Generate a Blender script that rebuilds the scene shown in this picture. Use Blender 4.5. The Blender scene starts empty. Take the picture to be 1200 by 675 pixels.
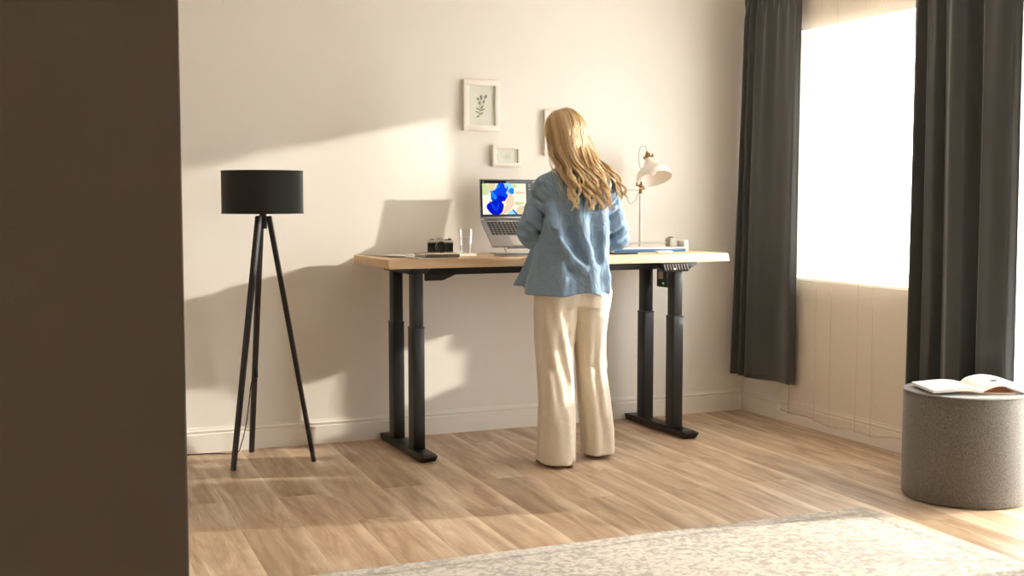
import bpy, bmesh, math, random
import numpy as np
from mathutils import Vector, Matrix
random.seed(7); rng = np.random.default_rng(7)
C = bpy.context.scene.collection
PI = math.pi
H = 1.30
YB, XR = 6.332, 4.307          # back wall and window wall
DZ = 1.0                       # top of the standing desk

# ------------------------------------------------------------------ materials
def srgb(r, g, b):
    f = lambda c: (c/255/12.92) if c/255 <= .04045 else ((c/255+.055)/1.055)**2.4
    return (f(r), f(g), f(b), 1)
class NT:
    def __init__(s, name):
        s.m = bpy.data.materials.new(name); s.m.use_nodes = True
        s.t = s.m.node_tree; s.t.nodes.clear()
        s.out = s.n('ShaderNodeOutputMaterial')
    def n(s, kind, **kw):
        x = s.t.nodes.new(kind)
        for k, v in kw.items():
            if k.startswith('i_'):
                x.inputs[k[2:].replace('_', ' ')].default_value = v
            else: setattr(x, k, v)
        return x
    def l(s, a, ao, b, bi): s.t.links.new(a.outputs[ao], b.inputs[bi])
    def coord(s, scale=(1, 1, 1), rot=(0, 0, 0), loc=(0, 0, 0), kind='Object'):
        c = s.n('ShaderNodeTexCoord'); m = s.n('ShaderNodeMapping')
        m.inputs['Scale'].default_value = scale; m.inputs['Rotation'].default_value = rot
        m.inputs['Location'].default_value = loc
        s.l(c, kind, m, 'Vector'); return m
    def noise(s, vec, scale, detail=3, rough=.5, dist=0):
        x = s.n('ShaderNodeTexNoise'); x.inputs['Scale'].default_value = scale
        x.inputs['Detail'].default_value = detail; x.inputs['Roughness'].default_value = rough
        x.inputs['Distortion'].default_value = dist
        s.l(vec, 'Vector', x, 'Vector'); return x
    def ramp(s, src, out, stops):
        r = s.n('ShaderNodeValToRGB'); e = r.color_ramp.elements
        while len(e) < len(stops): e.new(.5)
        for k, (p, c) in enumerate(stops):
            e[k].position = p; e[k].color = c if len(c) == 4 else (*c, 1)
        s.l(src, out, r, 'Fac'); return r
    def mix(s, fac, a, b, blend='MIX'):
        x = s.n('ShaderNodeMix', data_type='RGBA', blend_type=blend)
        for v, i in ((fac, 0), (a, 6), (b, 7)):
            if isinstance(v, (int, float)): x.inputs[i].default_value = v
            elif isinstance(v, tuple) and not hasattr(v[0], 'outputs'): x.inputs[i].default_value = v
            else: s.t.links.new(v[0].outputs[v[1]], x.inputs[i])
        return x
    def bump(s, src, out, strength, dist=.01):
        b = s.n('ShaderNodeBump'); b.inputs['Strength'].default_value = strength
        b.inputs['Distance'].default_value = dist; s.l(src, out, b, 'Height'); return b
def mat(name, col, rough=.6, metal=0, var=.06, vscale=8, bump=0, bscale=60, sheen=0, stretch=(1, 1, 1), coat=0):
    """principled surface whose colour wanders a little with noise"""
    q = NT(name); m = q.coord(stretch)
    nz = q.noise(m, vscale, 4)
    lo = tuple(c*(1-var) for c in col[:3])+(1,); hi = tuple(min(1, c*(1+var)) for c in col[:3])+(1,)
    r = q.ramp(nz, 'Fac', [(.3, lo), (.7, hi)])
    p = q.n('ShaderNodeBsdfPrincipled'); p.inputs['Roughness'].default_value = rough
    p.inputs['Metallic'].default_value = metal; p.inputs['Sheen Weight'].default_value = sheen
    p.inputs['Coat Weight'].default_value = coat
    q.l(r, 'Color', p, 'Base Color')
    if bump:
        n2 = q.noise(m, bscale, 3); b = q.bump(n2, 'Fac', bump, .004); q.l(b, 'Normal', p, 'Normal')
    q.l(p, 'BSDF', q.out, 'Surface'); return q.m
def emit(name, col, s=1.0, var=.05):
    q = NT(name); m = q.coord(); nz = q.noise(m, 40, 2)
    lo = tuple(c*(1-var) for c in col[:3])+(1,)
    r = q.ramp(nz, 'Fac', [(.3, lo), (.7, col)])
    e = q.n('ShaderNodeEmission'); e.inputs['Strength'].default_value = s
    q.l(r, 'Color', e, 'Color'); q.l(e, 'Emission', q.out, 'Surface'); return q.m

M = {}
M['wall'] = mat('wall_paint', srgb(236, 230, 221), .75, var=.012, vscale=2, bump=.08, bscale=160)
M['partition'] = mat('partition_paint_shaded', srgb(160, 151, 140), .75, var=.01, vscale=2, bump=.12, bscale=220)  # darker than the other walls: the partition's unlit look is put into its colour
M['trimw'] = mat('white_trim_paint', srgb(238, 232, 223), .45, var=.01)
M['ceil'] = mat('ceiling_paint', srgb(235, 228, 218), .8, var=.01)
M['black'] = mat('black_powder_coat', srgb(25, 26, 27), .45, var=.08, vscale=20, bump=.15, bscale=500)
M['blackwood'] = mat('black_stained_wood', srgb(38, 33, 30), .38, var=.25, vscale=14, stretch=(6, 6, .8))
M['plastic'] = mat('black_plastic', srgb(24, 24, 25), .35)
M['alu'] = mat('grey_aluminium', srgb(150, 148, 146), .38, metal=.75, var=.03)
M['darkgrey'] = mat('dark_grey_plastic', srgb(62, 61, 60), .5)
M['silver'] = mat('satin_silver', srgb(205, 202, 196), .3, metal=.35, var=.03)
M['grey'] = mat('grey_plastic', srgb(168, 162, 154), .45)
M['white'] = mat('white_lacquer', srgb(240, 232, 220), .35, var=.01)
M['paper'] = mat('white_paper', srgb(246, 241, 232), .7, var=.03, vscale=30)
M['greypaper'] = mat('printed_grey_paper', srgb(196, 189, 180), .6, var=.25, vscale=25)
M['pages'] = mat('page_edges', srgb(226, 216, 200), .8, var=.08, vscale=60, stretch=(1, 1, 30))
M['brass'] = mat('aged_brass', srgb(150, 118, 70), .3, metal=.9, var=.2, vscale=60)
M['chrome'] = mat('brushed_chrome', srgb(205, 202, 196), .25, metal=.9)
M['blue'] = mat('blue_enamel', srgb(40, 92, 135), .45)
M['brownboard'] = mat('brown_board', srgb(164, 136, 104), .7)
M['orange'] = mat('orange_cover_print', srgb(196, 128, 74), .5, var=.45, vscale=22)
M['tan'] = mat('tan_leather_label', srgb(196, 158, 112), .6)
M['label'] = mat('cream_woven_label', srgb(238, 226, 205), .7)
M['skin'] = mat('skin', srgb(222, 176, 150), .5, var=.05)
M['lips'] = mat('lips', srgb(186, 110, 100), .45)
M['eye'] = mat('eye_white', srgb(235, 232, 228), .2)
M['iris'] = mat('iris', srgb(70, 90, 105), .2)
M['shoe'] = mat('taupe_shoe_suede', srgb(176, 142, 112), .75, bump=.2, bscale=300)
M['sole'] = mat('shoe_sole', srgb(150, 118, 92), .8)
M['rod'] = M['white']

def wood_desk():
    q = NT('pale_oak_laminate'); m = q.coord((.55, 7, 7))
    n = q.noise(m, 5, 6, .6, .6)
    r = q.ramp(n, 'Fac', [(.25, srgb(186, 153, 116)), (.5, srgb(203, 172, 135)), (.75, srgb(215, 188, 153))])
    m2 = q.coord((1.2, 60, 60)); n2 = q.noise(m2, 6, 3)
    x = q.mix(.25, (r, 'Color'), (q.ramp(n2, 'Fac', [(.35, srgb(186, 152, 112)), (.6, srgb(218, 192, 158))]), 'Color'))
    p = q.n('ShaderNodeBsdfPrincipled'); p.inputs['Roughness'].default_value = .5
    q.t.links.new(x.outputs[2], p.inputs['Base Color'])
    q.l(p, 'BSDF', q.out, 'Surface'); return q.m
M['desk'] = wood_desk()

def floor_mat():
    q = NT('oak_vinyl_planks')
    # planks run away from the viewer, a couple of degrees off the side wall
    m = q.coord(rot=(0, 0, math.radians(-90+2.6)), kind='Object')
    br = q.n('ShaderNodeTexBrick', offset=.37, offset_frequency=2, squash=1)
    br.inputs['Scale'].default_value = 1; br.inputs['Brick Width'].default_value = 1.32
    br.inputs['Row Height'].default_value = .232; br.inputs['Mortar Size'].default_value = .0016
    br.inputs['Mortar Smooth'].default_value = .3; br.inputs['Bias'].default_value = 0
    br.inputs['Color1'].default_value = (0, 0, 0, 1); br.inputs['Color2'].default_value = (1, 1, 1, 1)
    br.inputs['Mortar'].default_value = (.5, .5, .5, 1)
    q.l(m, 'Vector', br, 'Vector')
    # offset the grain per plank
    sep = q.n('ShaderNodeSeparateXYZ'); q.l(m, 'Vector', sep, 'Vector')
    def math_(op, a, b):
        x = q.n('ShaderNodeMath', operation=op)
        for i, v in enumerate((a, b)):
            if isinstance(v, (int, float)): x.inputs[i].default_value = v
            else: q.t.links.new(v, x.inputs[i])
        return x.outputs[0]
    rnd = q.n('ShaderNodeSeparateColor'); q.l(br, 'Color', rnd, 'Color')
    gx = math_('ADD', math_('MULTIPLY', sep.outputs[0], .9), math_('MULTIPLY', rnd.outputs[0], 37))
    gy = math_('ADD', math_('MULTIPLY', sep.outputs[1], 7.5), math_('MULTIPLY', rnd.outputs[0], 11))
    cmb = q.n('ShaderNodeCombineXYZ'); q.t.links.new(gx, cmb.inputs[0]); q.t.links.new(gy, cmb.inputs[1])
    class V: pass
    n1 = q.noise(cmb, 1.5, 6, .62, 1.1)
    big = q.ramp(n1, 'Fac', [(.3, srgb(160, 130, 101)), (.45, srgb(181, 153, 124)), (.57, srgb(198, 172, 144)), (.72, srgb(220, 201, 177))])
    # fine fibres
    fx = math_('MULTIPLY', gx, 3.0); fy = math_('MULTIPLY', gy, 9.0)
    c2 = q.n('ShaderNodeCombineXYZ'); q.t.links.new(fx, c2.inputs[0]); q.t.links.new(fy, c2.inputs[1])
    n2 = q.noise(c2, 2.2, 5, .6, .3)
    fib = q.ramp(n2, 'Fac', [(.3, (.72, .70, .67)), (.55, (1, 1, 1))])
    x1 = q.mix(.55, (big, 'Color'), (fib, 'Color'), 'MULTIPLY')
    # growth rings (cathedral figure)
    wv = q.n('ShaderNodeTexWave', wave_type='BANDS', bands_direction='Y', wave_profile='SAW')
    wv.inputs['Scale'].default_value = .8; wv.inputs['Distortion'].default_value = 9
    wv.inputs['Detail'].default_value = 3; wv.inputs['Detail Scale'].default_value = .6
    q.l(cmb, 'Vector', wv, 'Vector')
    wr = q.ramp(wv, 'Fac', [(.0, (.86, .84, .81)), (.5, (1, 1, 1))])
    x2 = q.mix(.55, (x1, 2), (wr, 'Color'), 'MULTIPLY')
    # plank tone
    tone = q.ramp(br, 'Color', [(0, (.74, .71, .67)), (.3, (.90, .885, .86)), (.65, (1, 1, 1)), (1, (1.0, .98, .95))])
    x3 = q.mix(1.0, (x2, 2), (tone, 'Color'), 'MULTIPLY')
    # pale limed streaks along the joint side of the planks
    rowf = math_('FRACT', math_('DIVIDE', sep.outputs[1], .232), 0)
    n3 = q.noise(m, 2.2, 3); e = math_('ADD', rowf, math_('MULTIPLY', math_('SUBTRACT', n3.outputs['Fac'], .5), .7))
    er = q.n('ShaderNodeValToRGB'); el = er.color_ramp.elements
    el[0].position = .02; el[0].color = (.5, .5, .5, 1); el[1].position = .2; el[1].color = (0, 0, 0, 1)
    q.t.links.new(e, er.inputs['Fac'])
    x4 = q.mix((er, 'Color'), (x3, 2), srgb(232, 213, 188))
    # joints
    x5 = q.mix((br, 'Fac'), (x4, 2), srgb(186, 158, 128))
    p = q.n('ShaderNodeBsdfPrincipled')
    q.t.links.new(x5.outputs[2], p.inputs['Base Color'])
    rr = q.ramp(n1, 'Fac', [(.3, (.5, .5, .5)), (.7, (.38, .38, .38))]); q.l(rr, 'Color', p, 'Roughness')
    b = q.bump(n2, 'Fac', .1, .002); b2 = q.bump(br, 'Fac', .35, .0015); b2.invert = True
    q.l(b, 'Normal', b2, 'Normal'); q.l(b2, 'Normal', p, 'Normal')
    q.l(p, 'BSDF', q.out, 'Surface'); return q.m
M['floor'] = floor_mat()

def fabric(name, c1, c2, scale=260, rough=.9, sheen=.3, bump=.25, big=.0, wrinkle=0):
    q = NT(name); m = q.coord()
    n1 = q.noise(m, scale, 3, .6); n2 = q.noise(m, 7, 3)
    r = q.ramp(n1, 'Fac', [(.35, c1), (.65, c2)])
    d = q.ramp(n2, 'Fac', [(.3, (1-big, 1-big, 1-big)), (.7, (1, 1, 1))])
    x = q.mix(1, (r, 'Color'), (d, 'Color'), 'MULTIPLY')
    p = q.n('ShaderNodeBsdfPrincipled'); p.inputs['Roughness'].default_value = rough
    p.inputs['Sheen Weight'].default_value = sheen
    q.t.links.new(x.outputs[2], p.inputs['Base Color'])
    b = q.bump(n1, 'Fac', bump, .002)
    if wrinkle:
        mw = q.coord((1, 1, .55), rot=(.2, .5, 0)); n3 = q.noise(mw, 13, 4, .55, 1.6)
        b2 = q.bump(n3, 'Fac', wrinkle, .02); q.l(b, 'Normal', b2, 'Normal'); b = b2
    q.l(b, 'Normal', p, 'Normal')
    q.l(p, 'BSDF', q.out, 'Surface'); return q.m
M['curtain'] = fabric('charcoal_curtain_cloth', srgb(52, 54, 52), srgb(62, 63, 61), 300, .75, .35, .1)
M['felt'] = fabric('grey_heather_felt', srgb(86, 82, 77), srgb(130, 125, 117), 210, .95, .3, .3, .06)
M['lampcloth'] = fabric('black_shade_cloth', srgb(22, 22, 22), srgb(34, 34, 33), 420, .85, .1, .3)
M['linen'] = fabric('blue_linen', srgb(128, 153, 177), srgb(137, 162, 185), 260, .85, .10, .05, .08, wrinkle=.9)
M['trouser'] = fabric('cream_linen', srgb(221, 208, 187), srgb(236, 225, 206), 320, .9, .2, .25, .04, wrinkle=.2)

def hair_mat():
    q = NT('blonde_hair')
    a = q.n('ShaderNodeAttribute', attribute_name='tone')
    r = q.ramp(a, 'Fac', [(0, srgb(140, 110, 76)), (.35, srgb(190, 154, 108)), (.7, srgb(228, 198, 150)), (1, srgb(250, 232, 196))])
    p = q.n('ShaderNodeBsdfPrincipled'); p.inputs['Roughness'].default_value = .42
    p.inputs['Specular IOR Level'].default_value = .6
    q.l(r, 'Color', p, 'Base Color'); q.l(p, 'BSDF', q.out, 'Surface'); return q.m
M['hair'] = hair_mat()

def sheer():
    q = NT('sheer_voile'); m = q.coord((1, 1, 1)); n = q.noise(m, 500, 2)
    r = q.ramp(n, 'Fac', [(.3, (.78, .78, .78)), (.7, (.70, .70, .70))])
    t = q.n('ShaderNodeBsdfTransparent'); t.inputs['Color'].default_value = (1, .985, .96, 1)
    tr = q.n('ShaderNodeBsdfTranslucent'); tr.inputs['Color'].default_value = srgb(246, 238, 224)
    d = q.n('ShaderNodeBsdfDiffuse'); d.inputs['Color'].default_value = srgb(240, 230, 214)
    a = q.n('ShaderNodeMixShader'); a.inputs[0].default_value = .85
    q.l(tr, 'BSDF', a, 1); q.l(d, 'BSDF', a, 2)
    b = q.n('ShaderNodeMixShader'); q.l(r, 'Color', b, 0); q.l(a, 'Shader', b, 1); q.l(t, 'BSDF', b, 2)
    q.l(b, 'Shader', q.out, 'Surface'); return q.m
M['sheer'] = sheer()
def pane():
    q = NT('window_glass'); t = q.n('ShaderNodeBsdfTransparent'); t.inputs['Color'].default_value = (.97, .98, .97, 1)
    g = q.n('ShaderNodeBsdfGlossy'); g.inputs['Roughness'].default_value = .02
    b = q.n('ShaderNodeMixShader'); b.inputs[0].default_value = .05
    q.l(t, 'BSDF', b, 1); q.l(g, 'BSDF', b, 2); q.l(b, 'Shader', q.out, 'Surface'); return q.m
M['pane'] = pane()
def thin_glass(name, tint, g_):
    q = NT(name); t = q.n('ShaderNodeBsdfTransparent'); t.inputs['Color'].default_value = tint
    g = q.n('ShaderNodeBsdfGlossy'); g.inputs['Roughness'].default_value = .03
    lw = q.n('ShaderNodeLayerWeight'); lw.inputs['Blend'].default_value = g_
    b = q.n('ShaderNodeMixShader'); q.l(lw, 'Facing', b, 0)
    q.l(t, 'BSDF', b, 1); q.l(g, 'BSDF', b, 2); q.l(b, 'Shader', q.out, 'Surface'); return q.m
M['glass'] = thin_glass('drinking_glass', (.985, .985, .985, 1), .22)
M['water'] = thin_glass('water', (.975, .98, .98, 1), .12)

def rug_mat():
    q = NT('distressed_woven_rug'); m = q.coord(kind='Object')
    big = q.noise(m, 2.3, 4, .6, .6)
    det = q.n('ShaderNodeTexVoronoi', feature='SMOOTH_F1'); det.inputs['Scale'].default_value = 48
    n0 = q.noise(m, 9, 3); ad = q.n('ShaderNodeMixRGB'); ad.inputs[0].default_value = .14
    q.l(m, 'Vector', ad, 1); q.l(n0, 'Color', ad, 2); q.l(ad, 'Color', det, 'Vector')
    fine = q.noise(m, 34, 6, .8)
    def mth(op, a, b):
        x = q.n('ShaderNodeMath', operation=op)
        for i, v in enumerate((a, b)):
            if isinstance(v, (int, float)): x.inputs[i].default_value = v
            else: q.t.links.new(v, x.inputs[i])
        return x.outputs[0]
    s = mth('ADD', mth('MULTIPLY', det.outputs['Distance'], .45), mth('ADD', mth('MULTIPLY', fine.outputs['Fac'], 1.0), mth('MULTIPLY', big.outputs['Fac'], .35)))
    r = q.n('ShaderNodeValToRGB'); e = r.color_ramp.elements
    st = [(.80, srgb(240, 231, 214)), (.95, srgb(226, 214, 196)), (1.0, srgb(206, 194, 177))]
    e[0].position = .73; e[0].color = srgb(192, 181, 166)
    e[1].position = .97; e[1].color = srgb(142, 131, 117)
    z = e.new(.83); z.color = srgb(180, 168, 152)
    q.t.links.new(s, r.inputs['Fac'])
    # patterned border: darker lines parallel to the edges
    sp = q.n('ShaderNodeSeparateXYZ'); q.l(m, 'Vector', sp, 'Vector')
    dx = mth('SUBTRACT', RUG[1], mth('ABSOLUTE', sp.outputs[0], 0)); dy = mth('SUBTRACT', RUG[2], mth('ABSOLUTE', sp.outputs[1], 0))
    d = mth('MINIMUM', dx, dy)
    jit = mth('MULTIPLY', mth('SUBTRACT', fine.outputs['Fac'], .5), .05)
    dd = mth('ADD', d, jit)
    br = q.n('ShaderNodeValToRGB'); e = br.color_ramp.elements
    e[0].position = .0; e[0].color = (1, 1, 1, 1); e[1].position = .2; e[1].color = (1, 1, 1, 1)
    for p_, c_ in ((.062, 1), (.075, .62), (.088, .7), (.1, 1)):
        z = e.new(p_); z.color = (c_, c_*.985, c_*.96, 1)
    q.t.links.new(dd, br.inputs['Fac'])
    x = q.mix(.9, (r, 'Color'), (br, 'Color'), 'MULTIPLY')
    # little repeating motif in the border
    vv = q.n('ShaderNodeTexVoronoi', feature='F1'); vv.inputs['Scale'].default_value = 34; vv.inputs['Randomness'].default_value = .25
    q.l(m, 'Vector', vv, 'Vector')
    mk = mth('MULTIPLY', mth('LESS_THAN', vv.outputs['Distance'], .28), mth('LESS_THAN', d, .06))
    x2 = q.mix((mk.node, 0), (x, 2), srgb(160, 149, 135)); x2.inputs[0].default_value = 0
    q.t.links.new(mth('MULTIPLY', mk, .75), x2.inputs[0])
    p = q.n('ShaderNodeBsdfPrincipled'); p.inputs['Roughness'].default_value = .95; p.inputs['Sheen Weight'].default_value = .2
    q.t.links.new(x2.outputs[2], p.inputs['Base Color'])
    b = q.bump(fine, 'Fac', .5, .004); q.l(b, 'Normal', p, 'Normal')
    q.l(p, 'BSDF', q.out, 'Surface'); return q.m
RX0, RX1, RY0, RY1 = .35, 3.377, 1.9, 4.067
RUG = (0, (RX1-RX0)/2, (RY1-RY0)/2)
M['rug'] = rug_mat()

# ------------------------------------------------------------------ mesh helpers
def tag(o, label=None, cat=None, group=None, kind=None):
    if label: o['label'] = label
    if cat: o['category'] = cat
    if group: o['group'] = group
    if kind: o['kind'] = kind
    return o
def thing(name, loc, label, cat, group=None):
    o = bpy.data.objects.new(name, None); C.objects.link(o); o.location = loc
    o.empty_display_size = .05
    return tag(o, label, cat, group)
def origin(o):
    v = Vector((0, 0, 0))
    while o: v = v+o.location; o = o.parent
    return v
class MB:
    def __init__(s): s.v = []; s.f = []; s.mi = []; s.mats = []; s.cur = 0
    def use(s, m):
        if m not in s.mats: s.mats.append(m)
        s.cur = s.mats.index(m); return s
    def add(s, vs, fs):
        b = len(s.v); s.v += [tuple(v) for v in vs]
        s.f += [tuple(b+i for i in f) for f in fs]; s.mi += [s.cur]*len(fs); return s
    def bm(s, bm):
        bm.verts.index_update()
        return s.add([v.co[:] for v in bm.verts], [[v.index for v in f.verts] for f in bm.faces])
    def box(s, x0, x1, y0, y1, z0, z1, bev=0, seg=2, mtx=None):
        bm = bmesh.new(); bmesh.ops.create_cube(bm, size=1)
        bmesh.ops.scale(bm, vec=(x1-x0, y1-y0, z1-z0), verts=bm.verts)
        bmesh.ops.translate(bm, vec=((x0+x1)/2, (y0+y1)/2, (z0+z1)/2), verts=bm.verts)
        if bev: bmesh.ops.bevel(bm, geom=bm.edges[:]+bm.verts[:], offset=bev, segments=seg, profile=.5, affect='EDGES')
        if mtx: bm.transform(mtx)
        s.bm(bm); bm.free(); return s
    def prism(s, pts, axis, a, b, bev=0):
        """polygon pts (2-D) extruded along axis from a to b; the other two axes in cyclic order"""
        def P(u, v, w): return {'x': (w, u, v), 'y': (u, w, v), 'z': (u, v, w)}[axis]
        bm = bmesh.new()
        lo = [bm.verts.new(P(u, v, a)) for u, v in pts]; hi = [bm.verts.new(P(u, v, b)) for u, v in pts]
        n = len(pts); bm.faces.new(lo); bm.faces.new(hi[::-1])
        for i in range(n): bm.faces.new((lo[i], hi[i], hi[(i+1) % n], lo[(i+1) % n]))
        bmesh.ops.recalc_face_normals(bm, faces=bm.faces[:])
        if bev: bmesh.ops.bevel(bm, geom=bm.edges[:], offset=bev, segments=2, profile=.5, affect='EDGES')
        s.bm(bm); bm.free(); return s
    def tube(s, pts, r, n=10, cap=True, sq=False):
        pts = [Vector(p) for p in pts]; rs = r if isinstance(r, (list, tuple)) else [r]*len(pts)
        vs, fs = [], []; up = None
        for i, p in enumerate(pts):
            d = (pts[min(i+1, len(pts)-1)]-pts[max(i-1, 0)]).normalized()
            if up is None:
                up = Vector((0, 0, 1)) if abs(d.z) < .9 else Vector((1, 0, 0))
            a = (up-d*up.dot(d)).normalized(); b = d.cross(a); up = a
            for k in range(n):
                t = 2*PI*k/n+(PI/4 if sq else 0); vs.append(p+(a*math.cos(t)+b*math.sin(t))*rs[i])
        for i in range(len(pts)-1):
            for k in range(n):
                fs.append((i*n+k, i*n+(k+1) % n, (i+1)*n+(k+1) % n, (i+1)*n+k))
        if cap: fs.append(tuple(range(n))[::-1]); fs.append(tuple((len(pts)-1)*n+k for k in range(n)))
        return s.add(vs, fs)
    def lathe(s, prof, c=(0, 0, 0), n=40, mtx=None, closed=False):
        """prof: (r, z) list"""
        vs, fs = [], []
        for r, z in prof:
            for k in range(n):
                t = 2*PI*k/n; v = Vector((r*math.cos(t), r*math.sin(t), z))
                if mtx: v = mtx @ v
                vs.append(v+Vector(c))
        m = len(prof)
        for i in range(m if closed else m-1):
            j = (i+1) % m
            for k in range(n):
                fs.append((i*n+k, i*n+(k+1) % n, j*n+(k+1) % n, j*n+k))
        return s.add(vs, fs)
    def ball(s, c, r, n=12, sc=(1, 1, 1)):
        bm = bmesh.new(); bmesh.ops.create_uvsphere(bm, u_segments=n, v_segments=max(6, n*2//3), radius=r)
        bmesh.ops.scale(bm, vec=sc, verts=bm.verts); bmesh.ops.translate(bm, vec=c, verts=bm.verts)
        s.bm(bm); bm.free(); return s
    def grid(s, fn, nu, nv):
        vs = [fn(i/nu, j/nv) for j in range(nv+1) for i in range(nu+1)]
        fs = [(j*(nu+1)+i, j*(nu+1)+i+1, (j+1)*(nu+1)+i+1, (j+1)*(nu+1)+i) for j in range(nv) for i in range(nu)]
        return s.add(vs, fs)
    def build(s, name, m, parent=None, smooth=35, loc=None, local=False):
        me = bpy.data.meshes.new(name)
        o = bpy.data.objects.new(name, me); C.objects.link(o)
        off = Vector((0, 0, 0))
        if parent is not None:
            o.parent = parent
            if not local: off = origin(parent)
        elif loc is not None: o.location = loc; off = Vector(loc)
        me.from_pydata([tuple(Vector(v)-off) for v in s.v], [], s.f)
        if s.mats:
            for q in s.mats: me.materials.append(M[q] if isinstance(q, str) else q)
            me.polygons.foreach_set('material_index', s.mi)
        else: me.materials.append(M[m] if isinstance(m, str) else m)
        bm = bmesh.new(); bm.from_mesh(me); bmesh.ops.recalc_face_normals(bm, faces=bm.faces[:]); bm.to_mesh(me); bm.free()
        me.update()
        if smooth:
            me.polygons.foreach_set('use_smooth', [True]*len(me.polygons))
            try: me.set_sharp_from_angle(angle=math.radians(smooth))
            except Exception: pass
        return o
def struct(o): o['kind'] = 'structure'; return o
def solidify(o, t, off=0):
    md = o.modifiers.new('thick', 'SOLIDIFY'); md.thickness = t; md.offset = off; return o

# ------------------------------------------------------------------ the room
W = .24
struct(MB().box(-2.2, XR+W, -2.6, YB+W, -.12, 0).build('floor', 'floor', smooth=0))
struct(MB().box(-2.2, XR+W, -2.6, YB+W, 2.75, 2.87).build('ceiling', 'ceil', smooth=0))
struct(MB().box(-1.5, XR+W, YB, YB+W, 0, 2.75).build('wall_back', 'wall', smooth=0))
struct(MB().box(-1.74, -1.5, -2.6, YB+W, 0, 2.75).build('wall_side', 'wall', smooth=0))
struct(MB().box(-1.5, XR+W, -2.6, -2.4, 0, 2.75).build('wall_rear', 'wall', smooth=0))
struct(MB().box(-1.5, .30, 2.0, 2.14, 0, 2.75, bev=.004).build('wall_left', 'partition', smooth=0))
# window wall with a window and a glazed balcony door
WY0, WY1, WZ0, WZ1 = 4.45, 5.95, .83, 2.24
DY0, DY1, DZ1 = 2.95, 4.24, 2.24
w = MB()
w.box(XR, XR+W, WY1, YB, 0, 2.75)
w.box(XR, XR+W, WY0, WY1, 0, WZ0)
w.box(XR, XR+W, WY0, WY1, WZ1, 2.75)
w.box(XR, XR+W, DY1, WY0, 0, 2.75)
w.box(XR, XR+W, DY0, DY1, DZ1, 2.75)
w.box(XR, XR+W, -2.4, DY0, 0, 2.75)
struct(w.build('wall_right', 'wall', smooth=0))
def baseboard(name, pts_axis, a, b, c, sgn):
    # profile (distance from wall, z)
    pr = [(0, 0), (.020, 0), (.020, .094), (.012, .098), (.012, .105), (.017, .107), (.017, .113), (.008, .118), (.006, .128), (0, .128)]
    vs, fs = [], []
    for e in (a, b):
        for d, z in pr:
            vs.append((e, c-d, z) if pts_axis == 'x' else (c-d*sgn, e, z))
    n = len(pr)
    for i in range(n): fs.append((i, (i+1) % n, n+(i+1) % n, n+i))
    fs.append(tuple(range(n))); fs.append(tuple(range(n, 2*n)))
    return struct(MB().add(vs, fs).build(name, 'trimw', smooth=20))
baseboard('baseboard_back', 'x', -1.5, XR-.0195, YB, 1)
baseboard('baseboard_right', 'y', DY1+.07, YB-.0195, XR, 1)
def window(name, y0, y1, z0, z1, mull, sill):
    r = bpy.data.objects.new(name, None); C.objects.link(r); r.location = (XR+.14, (y0+y1)/2, z0); struct(r)
    f = MB(); fw = .065; x0, x1 = XR+.115, XR+.175
    f.box(x0, x1, y0, y1, z0, z0+fw, .004); f.box(x0, x1, y0, y1, z1-fw, z1, .004)
    f.box(x0, x1, y0, y0+fw, z0+fw, z1-fw, .004); f.box(x0, x1, y1-fw, y1, z0+fw, z1-fw, .004)
    if mull: f.box(x0, x1, mull-fw*.6, mull+fw*.6, z0+fw, z1-fw, .004)
    f.build('window_frame', 'trimw', r)
    MB().box(XR+.141, XR+.147, y0+fw*.8, y1-fw*.8, z0+fw*.8, z1-fw*.8).build('window_pane', 'pane', r, smooth=0)
    if sill: MB().box(XR-.012, XR+.113, y0+.002, y1-.002, z0+.0005, z0+.022, .004).build('window_sill', 'trimw', r)
    return r
window('window_1', WY0, WY1, WZ0, WZ1, None, True)
window('window_2', DY0, DY1, .001, DZ1, None, False)

# ------------------------------------------------------------------ curtains
def pleat(y0t, y1t, y0b, y1b, ztop, zbot, x0, x1, prof, seed, sag=0):
    """a hanging cloth: folds given as (place across, depth), tightening into the gathered heading"""
    rr = random.Random(seed); ph = [rr.uniform(0, 6.28) for _ in range(10)]
    us = [p_[0] for p_ in prof]
    def depth(u):
        for k in range(len(prof)-1):
            if u <= prof[k+1][0]:
                t = (u-prof[k][0])/(prof[k+1][0]-prof[k][0]); t = t*t*(3-2*t)
                return prof[k][1]+(prof[k+1][1]-prof[k][1])*t
        return prof[-1][1]
    def fn(u, v):
        z = ztop+(zbot-ztop)*v
        a = (y0t+(y0b-y0t)*v**.8); b = (y1t+(y1b-y1t)*v**.8)
        g = max(0, 1-v/.06)
        uu = min(1, max(0, u+.022*math.sin(2.2*v+ph[0])*math.sin(PI*u)))
        x = depth(uu)*(.75+.25*v)+.007*math.sin(9*u+2.1*v+ph[1])+.004*math.sin(23*u-1.6*v+ph[2])*(1-.5*v)
        top = max(0, 1-v/.35)
        x += .008*top*math.sin(34*u+ph[3])
        x = x*(1-g*.75)+g*.012*math.sin(70*u+ph[5])
        y = a+(b-a)*u+.010*math.sin(11*u+1.4*v+ph[4])*math.sin(PI*u)*(1-g)
        zz = z+sag*math.sin(7*u+ph[6])*v**8
        xe = x1[0]+(x1[1]-x1[0])*v if isinstance(x1, tuple) else x1
        return (x0+(xe-x0)*u+x, y, zz)
    return fn
rail = thing('curtain_rail', (4.21, 5.2, 2.515), 'white curtain rail fixed above the window', 'curtain rail')
MB().tube([(4.215, 1.9, 2.53), (4.215, 6.3, 2.53)], .012, 12).build('rail', 'white', rail)
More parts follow.
